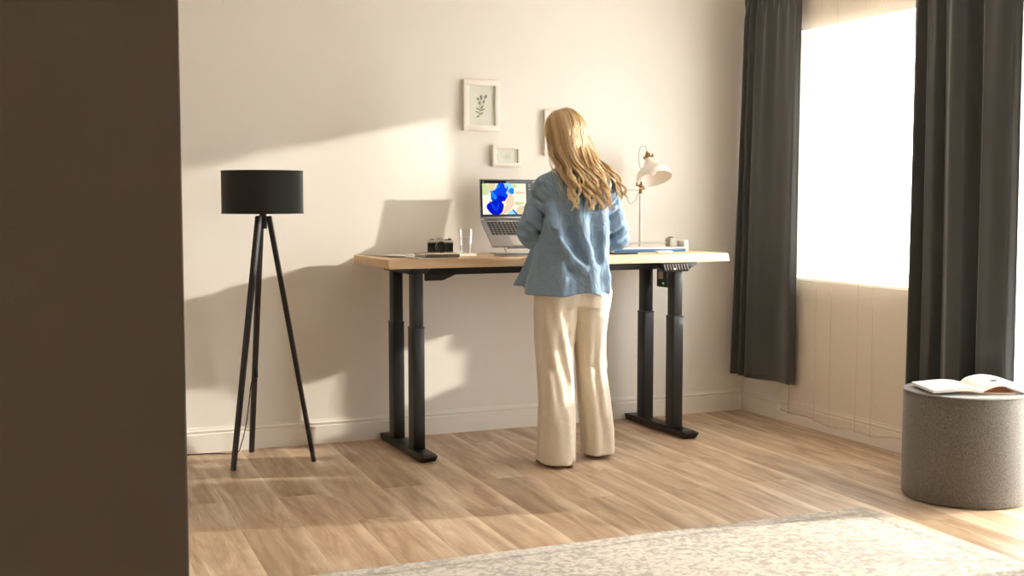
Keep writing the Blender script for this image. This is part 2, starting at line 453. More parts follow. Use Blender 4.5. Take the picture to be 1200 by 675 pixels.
for y in (2.3, 4.0, 4.9, 6.22):
    MB().tube([(4.215, y, 2.53), (XR, y, 2.53)], .007, 8).lathe([(.0, .0), (.022, 0), (.022, .006), (0, .006)], (XR-.006, y, 2.53), 16, Matrix.Rotation(PI/2, 4, 'Y')).build('bracket', 'white', rail)

def curtain(label, args):
    c = solidify(MB().grid(pleat(*args), 260, 70).build('blackout_curtain', 'curtain', smooth=80, loc=(args[6], (args[2]+args[3])/2, args[5])), .003)
    return tag(c, label, 'curtain')
curtain('dark grey curtain left of the window, in the room corner', (5.70, 6.285, 5.74, 6.318, 2.50, .235, 4.235, (4.25, 4.205), [(0, .02), (.04, -.018), (.28, -.004), (.56, -.018), (.66, -.034), (.72, .024), (.79, -.032), (.855, .026), (.93, -.030), (1, .006)], 5, .003))
curtain('dark grey curtain right of the window, behind the grey pouf', (4.11, 4.79, 4.11, 4.79, 2.50, .20, 4.215, 4.215, [(0, .02), (.05, -.012), (.17, -.030), (.27, -.016), (.345, .042), (.42, -.034), (.53, -.052), (.635, -.020), (.69, .034), (.75, -.022), (.82, -.016), (.865, .036), (.93, -.030), (1, .02)], 23, .003))
def voile(y0, y1, zb, seed, n):
    """see-through cloth hanging straight, with a few narrow folds where it doubles up"""
    rr = random.Random(seed); F = [(y0+(y1-y0)*(k+.5+rr.uniform(-.3, .3))/n, rr.uniform(.012, .022), rr.uniform(-.03, .03)) for k in range(n)]
    def fn(u, v):
        y = y0+(y1-y0)*u; z = 2.50+(zb-2.50)*v; x = 4.276; dy = 0
        for c_, w_, dr in F:
            q = (y-(c_+dr*v))/w_
            dy += -w_*.55*q*math.exp(-q*q); x -= .012*math.exp(-q*q*2.5)
        x += .0015*math.sin(7*y+1.2*v)
        return (x, y+dy, z+.012*math.sin(5*y+seed)*v**8+.006*math.sin(17*y)*v**8)
    m = MB().grid(fn, 500, 40).build('sheer_curtain', 'sheer', smooth=0, loc=(4.276, (y0+y1)/2, zb))
    hm = MB().grid(lambda u, v: (fn(u, 1)[0]-.0015, fn(u, 1)[1], fn(u, 1)[2]+.001+.012*v), 500, 2).build('hem', 'sheer', m, smooth=80)
    return m
tag(voile(4.20, 5.90, .055, 3, 9), 'white see-through voile curtain hanging across the window', 'curtain')
tag(voile(2.7, 4.14, .04, 8, 8), 'white see-through voile curtain over the balcony door at the right edge', 'curtain')

# ------------------------------------------------------------------ rug
def rug():
    cx, cy = (RX0+RX1)/2, (RY0+RY1)/2
    m = MB().box(RX0, RX1, RY0, RY1, .0005, .009, .003)
    o = m.build('area_rug', 'rug', loc=(cx, cy, 0)); return tag(o, 'cream and grey distressed patterned rug lying in the foreground', 'rug')
rug()

# ------------------------------------------------------------------ floor lamp
def floor_lamp():
    cx, cy = 1.279, 5.988
    t = thing('floor_lamp', (cx, cy, 0), 'black tripod floor lamp with a black drum shade', 'lamp')
    feet = [(1.088, 5.842), (1.256, 6.235), (1.494, 5.89)]
    for fx, fy in feet:
        d = Vector((fx-cx, fy-cy, 0)).normalized()
        top = Vector((cx, cy, 1.212))+d*.030; bot = Vector((fx, fy, 0))
        ax = (top-bot).normalized(); side = d.cross(Vector((0, 0, 1))); out = side.cross(ax)
        vs = []
        for p, a, b in ((bot, .0125, .010), (top, .0145, .012)):
            for sx, sy in ((-1, -1), (1, -1), (1, 1), (-1, 1)):
                q = p+side*a*sx+out*b*sy
                if p is bot: q.z = 0
                vs.append(q)
        bm = bmesh.new(); V = [bm.verts.new(v) for v in vs]
        for f in ((0, 1, 2, 3), (4, 5, 6, 7), (0, 1, 5, 4), (1, 2, 6, 5), (2, 3, 7, 6), (3, 0, 4, 7)): bm.faces.new([V[i] for i in f])
        bmesh.ops.recalc_face_normals(bm, faces=bm.faces[:])
        bmesh.ops.bevel(bm, geom=bm.edges[:], offset=.003, segments=2, affect='EDGES')
        MB().bm(bm).build('leg', 'blackwood', t); bm.free()
    h = MB().prism([(cx+.022*math.cos(a), cy+.022*math.sin(a)) for a in [k*PI/3 for k in range(6)]], 'z', 1.150, 1.215, .003)
    h.lathe([(0, 1.215), (.016, 1.215), (.016, 1.245), (0, 1.245)], (cx, cy, 0), 20)
    h.build('hub', 'blackwood', t)
    sd = MB(); r = .196; z0, z1 = 1.224, 1.432
    sd.lathe([(r, z0), (r, z1), (r-.003, z1), (r-.003, z0)], (cx, cy, 0), 72, closed=True)
    s = sd.build('lamp_shade', 'lampcloth', t)
    for z in (z0+.003, z1-.003):
        MB().lathe([(r+.002, z-.003), (r+.002, z+.003), (r-.005, z+.003), (r-.005, z-.003)], (cx, cy, 0), 72, closed=True).build('rim', 'lampcloth', s)
    sp = MB()
    for k in range(3):
        a = k*2*PI/3+.4; sp.tube([(cx, cy, 1.29), (cx+.193*math.cos(a), cy+.193*math.sin(a), 1.29)], .002, 6)
    sp.lathe([(.022, 1.285), (.022, 1.295), (.017, 1.295), (.017, 1.285)], (cx, cy, 0), 20, closed=True)
    sp.build('shade_ring', 'plastic', s)
    b = MB().lathe([(0, 1.245), (.018, 1.245), (.018, 1.29), (.014, 1.30), (.012, 1.315), (.027, 1.345), (.03, 1.365), (.022, 1.388), (0, 1.395)], (cx, cy, 0), 24)
    b.build('bulb', 'white', t)
    # cable running down the rear leg with an inline switch
    P = [(cx+.0, cy+.02, 1.15), (1.272, 6.035, 1.0), (1.268, 6.10, .7), (1.262, 6.15, .45), (1.245, 6.165, .36), (1.235, 6.17, .28), (1.222, 6.18, .17), (1.200, 6.20, .06), (1.17, 6.22, .004), (1.05, 6.27, .004), (.8, 6.29, .004), (.45, 6.28, .004)]
    def cat(P, n=8):
        P = [Vector(p) for p in P]; out = []
        for i in range(len(P)-1):
            a, b, c, d = P[max(i-1, 0)], P[i], P[i+1], P[min(i+2, len(P)-1)]
            for k in range(n):
                t_ = k/n; out.append(.5*((2*b)+(c-a)*t_+(2*a-5*b+4*c-d)*t_**2+(3*b-a-3*c+d)*t_**3))
        out.append(P[-1]); return out
    MB().tube(cat(P), .0028, 8).build('power_cable', 'plastic', t)
    MB().box(1.252, 1.276, 6.135, 6.155, .395, .455, .006).build('inline_switch', 'plastic', t)
    return cat
catmull = floor_lamp()

# ------------------------------------------------------------------ the standing desk
DX0, DX1, DYF, DYR = 1.815, 3.752, 5.672, 6.262
def desk():
    t = thing('standing_desk', (2.78, 5.95, 0), 'height-adjustable desk with pale oak top on black steel columns', 'desk')
    th = .043
    # the edge faces slope outwards towards the underside
    MB().prism([(DYF, DZ), (DYR, DZ), (DYR+.0, DZ-th), (DYF-.020, DZ-th)], 'x', DX0, DX1, .0015).build('desktop', 'desk', t, smooth=20)
    for X in (2.005, 3.505):
        f = MB()
        # foot: long flat bar with ends cut on the slant
        f.prism([(5.615, .034), (5.645, .004), (6.285, .004), (6.31, .034), (6.285, .040), (5.66, .040)], 'x', X-.04, X+.04, .0015)
        ft = f.build('foot', 'black', t)
        for y in (5.68, 6.25): MB().lathe([(0, 0), (.017, 0), (.017, .005), (0, .005)], (X, y, 0), 16).build('foot_glide', 'plastic', ft)
        for y in (6.135, 5.815):
            lg = MB().box(X-.030, X+.030, y-.043, y+.043, .040, .655, .004)
            l_ = lg.build('leg', 'black', t)
            MB().box(X-.0255, X+.0255, y-.0375, y+.0375, .6552, .93, .004).build('inner_column', 'black', l_)
            MB().box(X-.0312, X+.0312, y-.0442, y+.0442, .648, .6565, .002).build('column_collar', 'plastic', l_)
        b = MB().prism([(5.72, DZ-th), (6.23, DZ-th), (6.20, DZ-th-.022), (6.185, DZ-th-.034), (5.785, DZ-th-.034), (5.765, DZ-th-.022)], 'x', X-.05, X+.05, .001)
        b.build('side_bracket', 'black', t)
    # crossbeams
    MB().box(2.056, 3.454, 5.775, 5.81, .916, .955, .002).build('crossbeam', 'black', t)
    MB().box(2.056, 3.454, 6.165, 6.20, .916, .955, .002).build('crossbeam', 'black', t)
    # angular plates joining beam and legs
    g = MB().prism([(2.056, .955), (2.23, .955), (2.23, .918), (2.15, .885), (2.056, .885)], 'y', 5.815, 5.835, .001)
    g.build('joint_plate', 'black', t)
    # motor housing between the right columns, with a white label and a green light
    mh = MB().box(3.528, 3.582, 5.945, 6.055, .80, .922, .004).build('motor_housing', 'plastic', t)
    MB().box(3.5265, 3.5285, 5.985, 6.035, .845, .885, .0003).build('label', 'grey', mh)
    MB().box(3.5255, 3.5285, 5.972, 5.986, .817, .826, .001).build('status_light', M['green'], mh)
    # handset / control unit under the front edge
    cu = MB().prism([(3.325, .957), (3.550, .957), (3.547, .944), (3.505, .922), (3.495, .908), (3.350, .908), (3.325, .93)], 'y', 5.662, 5.716, .0015)
    c = cu.build('control_box', 'plastic', t)
    for k in range(9):
        x = 3.343+k*.0175
        MB().prism([(x, .948), (x+.004, .948), (x+.013, .918), (x+.009, .918)], 'y', 5.6595, 5.663).build('vent_rib', 'grey', c)
    MB().box(3.402, 3.415, 5.658, 5.6615, .918, .926, .001).build('indicator', 'white', c)
    return t
M['green'] = emit('green_led', (.05, .9, .15, 1), .4)
desk()

# ------------------------------------------------------------------ pictures on the wall
def leafshape(m, c, ang, L, wd, y):
    d = Vector((math.cos(ang), 0, math.sin(ang))); n = Vector((-math.sin(ang), 0, math.cos(ang)))
    P = []
    for k in range(9):
        a = k/8; P.append((a, math.sin(PI*a)**.8*wd))
    pts = [Vector(c)+d*L*a+n*w_ for a, w_ in P]+[Vector(c)+d*L*a-n*w_ for a, w_ in P[::-1][1:-1]]
    for p in pts: p.y = y
    m.add(pts, [tuple(range(len(pts)))])
def frame(x0, x1, z0, z1, label, fw, kind, dp=.026):
    y1 = YB-.001; y0 = y1-dp
    t = thing('picture_frame', ((x0+x1)/2, y1, z0), label, 'picture', None)
    m = MB()
    m.box(x0, x1, y0, y1, z1-fw, z1, .001); m.box(x0, x1, y0, y1, z0, z0+fw, .001)
    m.box(x0, x0+fw, y0, y1, z0+fw, z1-fw, .001); m.box(x1-fw, x1, y0, y1, z0+fw, z1-fw, .001)
    m.build('frame', 'white', t)
    yb = y1-.014
    art = MB().use('paper').box(x0+fw*.8, x1-fw*.8, yb, y1-.001, z0+fw*.8, z1-fw*.8)
    cx, cz = (x0+x1)/2, (z0+z1)/2
    if kind == 'plant':
        y = yb-.0006
        def line(pts, w_, mm):
            art.use(mm); art.tube([(a, y, b) for a, b in pts], w_, 5)
        line([(cx-.012, cz-.055), (cx-.006, cz-.02), (cx-.010, cz+.01), (cx-.004, cz+.05)], .0009, 'stem')
        line([(cx-.007, cz-.02), (cx+.008, cz+.01), (cx+.022, cz+.045)], .0007, 'stem')
        line([(cx-.010, cz+.01), (cx-.022, cz+.035)], .0007, 'stem')
        art.use('leafgreen')
        for (a, b, g, L) in ((-.012, -.045, 2.6, .03), (-.011, -.05, .5, .026), (-.009, -.03, .4, .034), (-.008, -.026, 2.7, .03), (-.012, -.055, 3.6, .022), (-.004, -.02, .9, .028)):
            leafshape(art, (cx+a, y, cz+b), g, L, .004, y-.0004)
        art.use('budblue')
        for (a, b) in ((-.004, .05), (.022, .045), (-.022, .035), (-.012, .012), (.012, .02), (-.001, .038), (.026, .052)):
            for g in range(4): leafshape(art, (cx+a, y, cz+b), g*PI/2+.6+a*9, .009, .0028, y-.0006)
    elif kind == 'faint':
        y = yb-.0006
        art.use('faint')
        for (a, b, g, L) in ((-.004, -.02, 1.2, .04), (.0, -.02, 1.8, .036), (.006, -.02, 1.0, .03), (-.008, -.018, 2.2, .026)):
            leafshape(art, (cx+a, y, cz+b), g, L, .0025, y)
        art.use('line')
        for a, b, c_, d_ in ((-.052, .052, .036, .0368), (-.052, .052, -.0368, -.036)):
            art.box(cx+a, cx+b, y-.0003, y+.0003, cz+c_, cz+d_)
        for a in (-.052, .0512): art.box(cx+a, cx+a+.0008, y-.0003, y+.0003, cz-.0358, cz+.0358)
    art.build('art_print', 'paper', t, smooth=0)
    MB().box(x0+fw*.85, x1-fw*.85, y1-.019, y1-.0175, z0+fw*.85, z1-fw*.85).build('glazing', 'pane', t, smooth=0)
    return t
M['stem'] = mat('ink_stem', srgb(120, 128, 92), .8); M['leafgreen'] = mat('printed_leaf_green', srgb(150, 166, 108), .8, var=.2, vscale=60)
M['budblue'] = mat('printed_bud_grey', srgb(120, 118, 122), .8, var=.2, vscale=80); M['faint'] = mat('faint_print', srgb(222, 216, 206), .8)
M['line'] = mat('faint_line', srgb(226, 216, 200), .8)
frame(2.457, 2.672, 1.668, 1.947, 'white picture frame with a botanical print of green leaves and buds', .030, 'plant')
frame(2.628, 2.800, 1.475, 1.592, 'small landscape white picture frame above the laptop', .020, 'faint')
frame(2.944, 3.124, 1.540, 1.797, 'white picture frame mostly hidden behind the blonde head', .024, 'faint')

# ------------------------------------------------------------------ things on the desk
def rotz(o, deg): o.rotation_euler = (0, 0, math.radians(deg)); return o
def sheet(name, x, y, w_, d_, z, m, deg, curl=0, t=.0006, parent=None, n=14):
    def f(u, v):
        return (-w_/2+w_*u, -d_/2+d_*v, curl*max(0, (u-.55)/.45)**2+curl*.5*max(0, (.35-u)/.35)**2)
    o = solidify(MB().grid(f, n, n).build(name, m, smooth=60), t, 1)
    o.location = (x, y, z); rotz(o, deg); return o
def booklet(name, x, y, w_, d_, z, h, cover, deg, label, cat, curl=.0):
    """softcover: two cover leaves and a page block"""
    t = thing(name, (x, y, z), label, cat)
    MB().box(-w_/2+.002, w_/2-.002, -d_/2+.002, d_/2-.002, .0008, h-.0008).build('page_block', 'pages', t, smooth=0, local=True)
    MB().box(-w_/2, w_/2, -d_/2, d_/2, 0, .0008, .0002).build('back_cover', cover, t, smooth=0, local=True)
    MB().box(-w_/2, w_/2, -d_/2, d_/2, h-.0008, h, .0002).build('front_cover', cover, t, smooth=0, local=True)
    rotz(t, deg); return t
Z0 = DZ+.0003
tag(sheet('paper_sheet', 1.960, 6.13, .16, .20, Z0, 'greypaper', 8, .006), 'grey printed sheet lying at the rear left desk corner', 'paper')
tag(sheet('paper_sheet', 1.985, 6.00, .15, .21, Z0+.0075, 'greypaper', -14, .004), 'grey sheet with curled edge in front of the rear corner sheet', 'paper')
booklet('brochure', 2.055, 5.95, .15, .21, Z0, .006, 'paper', -4, 'white brochure between the grey sheets and the spiral notebook', 'brochure')
booklet('magazine', 2.085, 5.79, .22, .15, Z0, .0055, 'greypaper', 4, 'thin grey magazine under the black spiral notebook', 'magazine')
# spiral notebook, spine to the front
nb = thing('spiral_notebook', (2.115, 5.80, Z0+.0061), 'black spiral-bound notebook with its coil facing the viewer', 'notebook')
MB().box(-.095, .095, -.058, .07, .0005, .0105, .001).build('page_block', 'pages', nb, local=True)
MB().box(-.097, .097, -.060, .072, .0105, .0125, .0005).build('cover', 'greypaper', nb, local=True)
MB().box(-.097, .097, -.060, .072, -.0002, .0008, .0003).build('back_cover', 'plastic', nb, local=True)
cl = MB()
for k in range(24):
    x = -.09+k*.18/23
    cl.tube([(x+.0012*math.cos(a), -.062+.0085*math.cos(a), .0075+.0078*math.sin(a)) for a in [j*2*PI/10 for j in range(11)]], .0016, 5, cap=False)
cl.build('coil', 'plastic', nb, local=True); rotz(nb, 2)
booklet('book', 2.275, 6.02, .22, .15, Z0, .009, 'paper', 3, 'white softcover book lying beneath the camera', 'book')
booklet('notebook', 2.185, 6.03, .20, .13, Z0+.0094, .007, 'brownboard', -3, 'light brown notebook on the white book below the camera', 'notebook')
tag(sheet('bookmark_strap', 2.118, 5.985, .05, .016, Z0+.0168, 'plastic', 12, .003), 'black strap end lying on the brown notebook beside the camera', 'strap')

def camera_obj():
    t = thing('film_camera', (2.215, 6.03, Z0+.0168), 'black and silver film camera standing on the notebook stack', 'camera')
    MB().box(-.066, .066, -.016, .016, .0, .050, .005).build('body', 'plastic', t, local=True)
    tp = MB().box(-.067, .067, -.017, .017, .0502, .064, .004).prism([(-.022, .0642), (.022, .0642), (.012, .080), (-.012, .080)], 'y', -.016, .014, .002)
    tp.build('top_plate', 'silver', t, local=True)
    MB().box(-.0665, .0665, -.0165, .0165, -.0004, .004, .001).build('base_plate', 'chrome', t, local=True)
    ln = MB().lathe([(0, 0), (.026, 0), (.029, .004), (.029, .012), (.0265, .013), (.0265, .024), (.029, .025), (.029, .036), (.025, .038), (.022, .034), (0, .030)], (0, -.016, .029), 32, Matrix.Rotation(PI/2, 4, 'X'))
    ln.build('lens', 'plastic', t, local=True)
    MB().lathe([(.0292, .014), (.030, .015), (.030, .022), (.0292, .023)], (0, -.016, .029), 32, Matrix.Rotation(PI/2, 4, 'X')).build('focus_ring', 'silver', t, local=True)
    for x, r_, h_ in ((.048, .010, .008), (-.046, .011, .007), (.030, .005, .005)):
        MB().lathe([(0, 0), (r_, 0), (r_, h_), (0, h_)], (x, 0, .064), 20).build('dial', 'plastic' if x > 0 else 'chrome', t, local=True)
    for s in (-1, 1):
        MB().lathe([(.004, -.001), (.0055, -.001), (.0055, .001), (.004, .001)], (s*.070, 0, .047), 14, Matrix.Rotation(PI/2, 4, 'X'), closed=True).build('strap_lug', 'chrome', t, local=True)
    rotz(t, -14); return t
camera_obj()

def tumbler():
    c = (2.345, 6.0, DZ+.0003)
    t = thing('water_glass', c, 'clear tumbler half full of water left of the laptop', 'glass')
    MB().lathe([(0, 0), (.029, 0), (.030, .004), (.0375, .138), (.0360, .138), (.0288, .012), (0, .010)], (0, 0, 0), 48).build('tumbler', 'glass', t, local=True)
    MB().lathe([(0, .0105), (.0283, .0125), (.0320, .088), (0, .088)], (0, 0, 0), 48).build('water', 'water', t, local=True)
    return t
tumbler()

def laptop():
    X0, X1 = 2.492, 2.846; HY, HZ = 6.155, 1.183   # hinge
    FY, FZ = 5.985, 1.045                          # front edge of the deck
    t = thing('laptop', ((X0+X1)/2, HY, HZ), 'grey laptop showing a blue photo, raised on a silver stand', 'laptop')
    cx = (X0+X1)/2; hw = (X1-X0)/2
    a = math.atan2(HZ-FZ, HY-FY); L = math.hypot(HY-FY, HZ-FZ)
    R = Matrix.Translation((cx, FY, FZ)) @ Matrix.Rotation(a, 4, 'X')   # deck frame: y to hinge, z normal
    def inR(mb): mb.v = [tuple(R @ Vector(v)) for v in mb.v]; return mb
    inR(MB().box(-hw, hw, 0, L, -.010, 0, .003)).build('base', 'alu', t)
    inR(MB().box(-hw+.022, hw-.022, L*.40, L*.93, .0002, .0010, .0003)).build('key_well', 'grey', t)
    k = MB(); rows = 6; cols = 14
    for j in range(rows):
        for i in range(cols):
            if j == 0 and 4 <= i <= 8:
                if i == 4:
                    x0 = -hw+.026+i*(2*hw-.052)/cols; x1 = x0+5*(2*hw-.052)/cols-.003
                else: continue
            else:
                x0 = -hw+.026+i*(2*hw-.052)/cols; x1 = x0+(2*hw-.052)/cols-.003
            y0 = L*.415+j*(L*.50)/rows; k.box(x0, x1, y0, y0+L*.50/rows-.0025, .0011, .0024, .0004, 1)
    inR(k).build('keys', 'plastic', t)
    inR(MB().box(-.055, .055, L*.05, L*.36, .0002, .0008, .0003)).build('touchpad', 'grey', t)
    MB().tube([(X0+.02, HY+.003, HZ+.001), (X1-.02, HY+.003, HZ+.001)], .0055, 12).build('hinge', 'darkgrey', t)
    # lid
    LH = .216; lean = math.radians(4)
    S = Matrix.Translation((cx, HY+.003, HZ+.004)) @ Matrix.Rotation(-lean, 4, 'X')
    def inS(mb): mb.v = [tuple(S @ Vector(v)) for v in mb.v]; return mb
    lid = inS(MB().box(-hw, hw, 0, .006, 0, LH, .0025)).build('lid', 'alu', t)
    inS(MB().box(-hw+.006, hw-.006, -.0008, .0002, .012, LH-.005, .0003)).build('bezel', 'plastic', lid)
    # the picture on the display
    d = MB(); sx0, sx1, sz0, sz1 = -hw+.010, hw-.010, .020, LH-.009
    def q(mm, u0, u1, v0, v1, y): d.use(M[mm]); d.add([(sx0+(sx1-sx0)*u, y, sz0+(sz1-sz0)*v) for u, v in ((u0, v0), (u1, v0), (u1, v1), (u0, v1))], [(0, 1, 2, 3)])
    def poly(mm, pts, y): d.use(M[mm]); d.add([(sx0+(sx1-sx0)*u, y, sz0+(sz1-sz0)*v) for u, v in pts], [tuple(range(len(pts)))])
    def blob(mm, cu, cv, ru, rv, y, n=26, wob=.12, rot=0, seed=0):
        rr = random.Random(seed); p1, p2 = rr.uniform(0, 6), rr.uniform(0, 6); P = []
        for i in range(n):
            g = 2*PI*i/n; r_ = 1+wob*math.sin(3*g+p1)+wob*.6*math.sin(5*g+p2)
            a_, b_ = ru*r_*math.cos(g), rv*r_*math.sin(g)
            P.append((cu+a_*math.cos(rot)-b_*math.sin(rot), cv+a_*math.sin(rot)+b_*math.cos(rot)))
        poly(mm, P, y)
    q('s_dark', 0, 1, 0, 1, -.0009)
    q('s_bar', 0, .44, .93, 1, -.0010); q('s_grey', .44, 1, .93, 1, -.0010)
    q('s_dot', .03, .045, .955, .975, -.0011); q('s_dot', .92, .945, .945, .985, -.0011)
    q('s_panel', .80, 1, 0, .93, -.0010)
    for v in (.88, .83, .74): q('s_text', .83, .87, v, v+.018, -.0011)
    q('s_text', .82, .98, .50, .505, -.0011); q('s_grey', .83, .97, .22, .40, -.0011)
    # photo: pale garden behind a person in blue ruffles
    q('s_sky', .015, .79, .02, .92, -.0011)
    bl = lambda *a_, **k_: blob(*a_, **k_)
    poly('s_green', [(.015, .60), (.06, .56), (.13, .62), (.17, .75), (.13, .90), (.06, .92), (.015, .92)], -.0012)
    poly('s_beige', [(.13, .92), (.13, .70), (.17, .58), (.22, .62), (.25, .92)], -.0012)
    poly('s_beige', [(.60, .02), (.62, .22), (.70, .28), (.79, .26), (.79, .02)], -.0012)
    poly('s_pink', [(.015, .02), (.015, .50), (.12, .47), (.16, .25), (.14, .02)], -.0012)
    bl('s_green', .66, .34, .09, .05, -.00125, seed=3); bl('s_beige', .67, .65, .085, .035, -.00125, seed=4)
    bl('s_green', .58, .84, .05, .06, -.00122, seed=9)
    poly('s_skin', [(.44, .62), (.53, .66), (.56, .50), (.57, .30), (.50, .14), (.40, .02), (.26, .02), (.36, .16), (.43, .28)], -.0013)
    bl('s_cyan', .47, .77, .09, .16, -.00135, seed=5, wob=.08)
    bl('s_mid', .53, .70, .05, .09, -.0014, seed=6)
    bl('s_blue', .30, .56, .15, .19, -.00145, seed=7, wob=.06); bl('s_blue', .36, .77, .10, .17, -.0015, seed=8, wob=.08)
    bl('s_deep', .24, .22, .15, .21, -.00155, seed=2, wob=.05)
    bl('s_mid', .21, .58, .035, .13, -.0016, seed=12, rot=.3); bl('s_deep', .34, .47, .08, .10, -.0016, seed=13)
    bl('s_mid', .28, .80, .02, .10, -.0016, seed=14, rot=-.5); bl('s_cyan', .43, .86, .02, .08, -.0016, seed=15)
    bl('s_blue', .20, .26, .02, .15, -.0016, seed=16, rot=.35); bl('s_blue', .28, .24, .015, .15, -.0016, seed=17, rot=-.2)
    poly('s_cyan', [(.44, .02), (.48, .10), (.54, .15), (.60, .06), (.63, .02)], -.00165)
    poly('s_blue', [(.53, .16), (.56, .16), (.63, .03), (.60, .02)], -.0017)
    inS(d).build('display', 's_dark', lid, smooth=0)
    # stand
    st = thing('laptop_stand', (cx, 6.03, DZ), 'silver folding stand holding up the laptop', 'stand')
    MB().box(cx-.115, cx+.115, 6.005, 6.18, DZ+.0003, DZ+.005, .002).build('base_plate', 'silver', st)
    for s in (-1, 1):
        x = cx+s*.085
        p0 = Vector((x, 6.13, DZ+.008)); n_ = R.to_3x3() @ Vector((0, 0, 1))
        p1 = (R @ Vector((0, L*.30, -.0155))); p1.x = x; p2 = R @ Vector((0, L*.9, -.0155)); p2.x = x
        p3 = Vector((x, 6.015, DZ+.008))
        MB().tube([p3, p2], .0045, 8).build('strut', 'silver', st)
    top = inR(MB().box(-.105, .105, .012, L*.95, -.0135, -.0105, .0008)); top.build('cradle', 'alu', st)
    inR(MB().box(-.09, -.06, -.006, -.002, -.0135, .004, .001).box(.06, .09, -.006, -.002, -.0135, .004, .001).box(-.09, .09, -.006, .013, -.0135, -.0108)).build('front_lip', 'alu', st)
for nm, c in dict(s_dark=(20, 20, 22), s_bar=(32, 32, 34), s_grey=(120, 118, 116), s_dot=(235, 230, 215), s_panel=(105, 103, 102), s_text=(190, 188, 186),
                  s_sky=(246, 240, 214), s_green=(202, 214, 160), s_beige=(222, 205, 168), s_pink=(248, 236, 220), s_skin=(238, 206, 176),
                  s_cyan=(150, 214, 240), s_mid=(30, 130, 235), s_blue=(12, 66, 225), s_deep=(6, 26, 190)).items():
    M[nm] = emit('screen_'+nm[2:], srgb(*c), .5, .06)
laptop()

def keyboard():
    cx, cy = 2.60, 5.845
    t = thing('wireless_keyboard', (cx, cy, DZ+.0003), 'slim dark keyboard on the desk in front of the laptop', 'keyboard')
    MB().box(-.14, .14, -.055, .055, .0, .007, .002).build('case', 'grey', t, local=True)
    k = MB()
    for j in range(5):
        for i in range(15):
            x0 = -.134+i*.268/15; y0 = -.050+j*.02; k.box(x0, x0+.268/15-.0025, y0, y0+.0175, .0072, .0095, .0005, 1)
    k.build('keys', 'darkgrey', t, local=True)
keyboard()

def trimmer():
    t = thing('paper_trimmer', (3.50, 6.0, DZ+.0003), 'blue-edged paper trimmer with grey rail, right part of the desk', 'paper trimmer')
    o = lambda x: x-3.50
    MB().box(o(3.20), o(3.655), -.05, .06, 0, .017, .003).build('base', 'blue', t, local=True)
    MB().box(o(3.21), o(3.65), -.046, .056, .0172, .024, .0005).build('cutting_mat', 'white', t, local=True)
    MB().box(o(3.20), o(3.655), .026, .044, .043, .054, .002).build('rail', 'grey', t, local=True)
    MB().box(o(3.657), o(3.683), -.03, .062, 0, .060, .003).build('end_cap', 'white', t, local=True)
    MB().box(o(3.185), o(3.1985), -.052, .062, 0, .05, .003).build('end_cap', 'grey', t, local=True)
    h = MB().box(o(3.585), o(3.632), .005, .062, .0255, .075, .005).build('cutter_head', 'grey', t, local=True)
    MB().box(o(3.60), o(3.617), .02, .05, .0752, .080, .002).build('button', 'darkgrey', h, local=True)
    return t
trimmer()
pu = thing('stapler_case', (3.425, 5.80, DZ+.0003), 'small white rounded case at the front desk edge beside the trimmer', 'case')
MB().box(-.046, .046, -.018, .018, 0, .013, .0055, 3).build('case', 'white', pu, local=True)
MB().box(.002, .012, -.019, -.0178, .005, .009, .0005).build('button', 'darkgrey', pu, local=True)
ph = thing('smartphone', (3.165, 5.79, DZ+.0003), 'black smartphone lying on the desk under the right hand', 'phone')
MB().box(-.074, .074, -.036, .036, 0, .008, .0035, 3).build('body', 'plastic', ph, local=True)
MB().box(-.071, .071, -.033, .033, .0081, .0086, .0002).build('screen', 'darkgrey', ph, local=True)

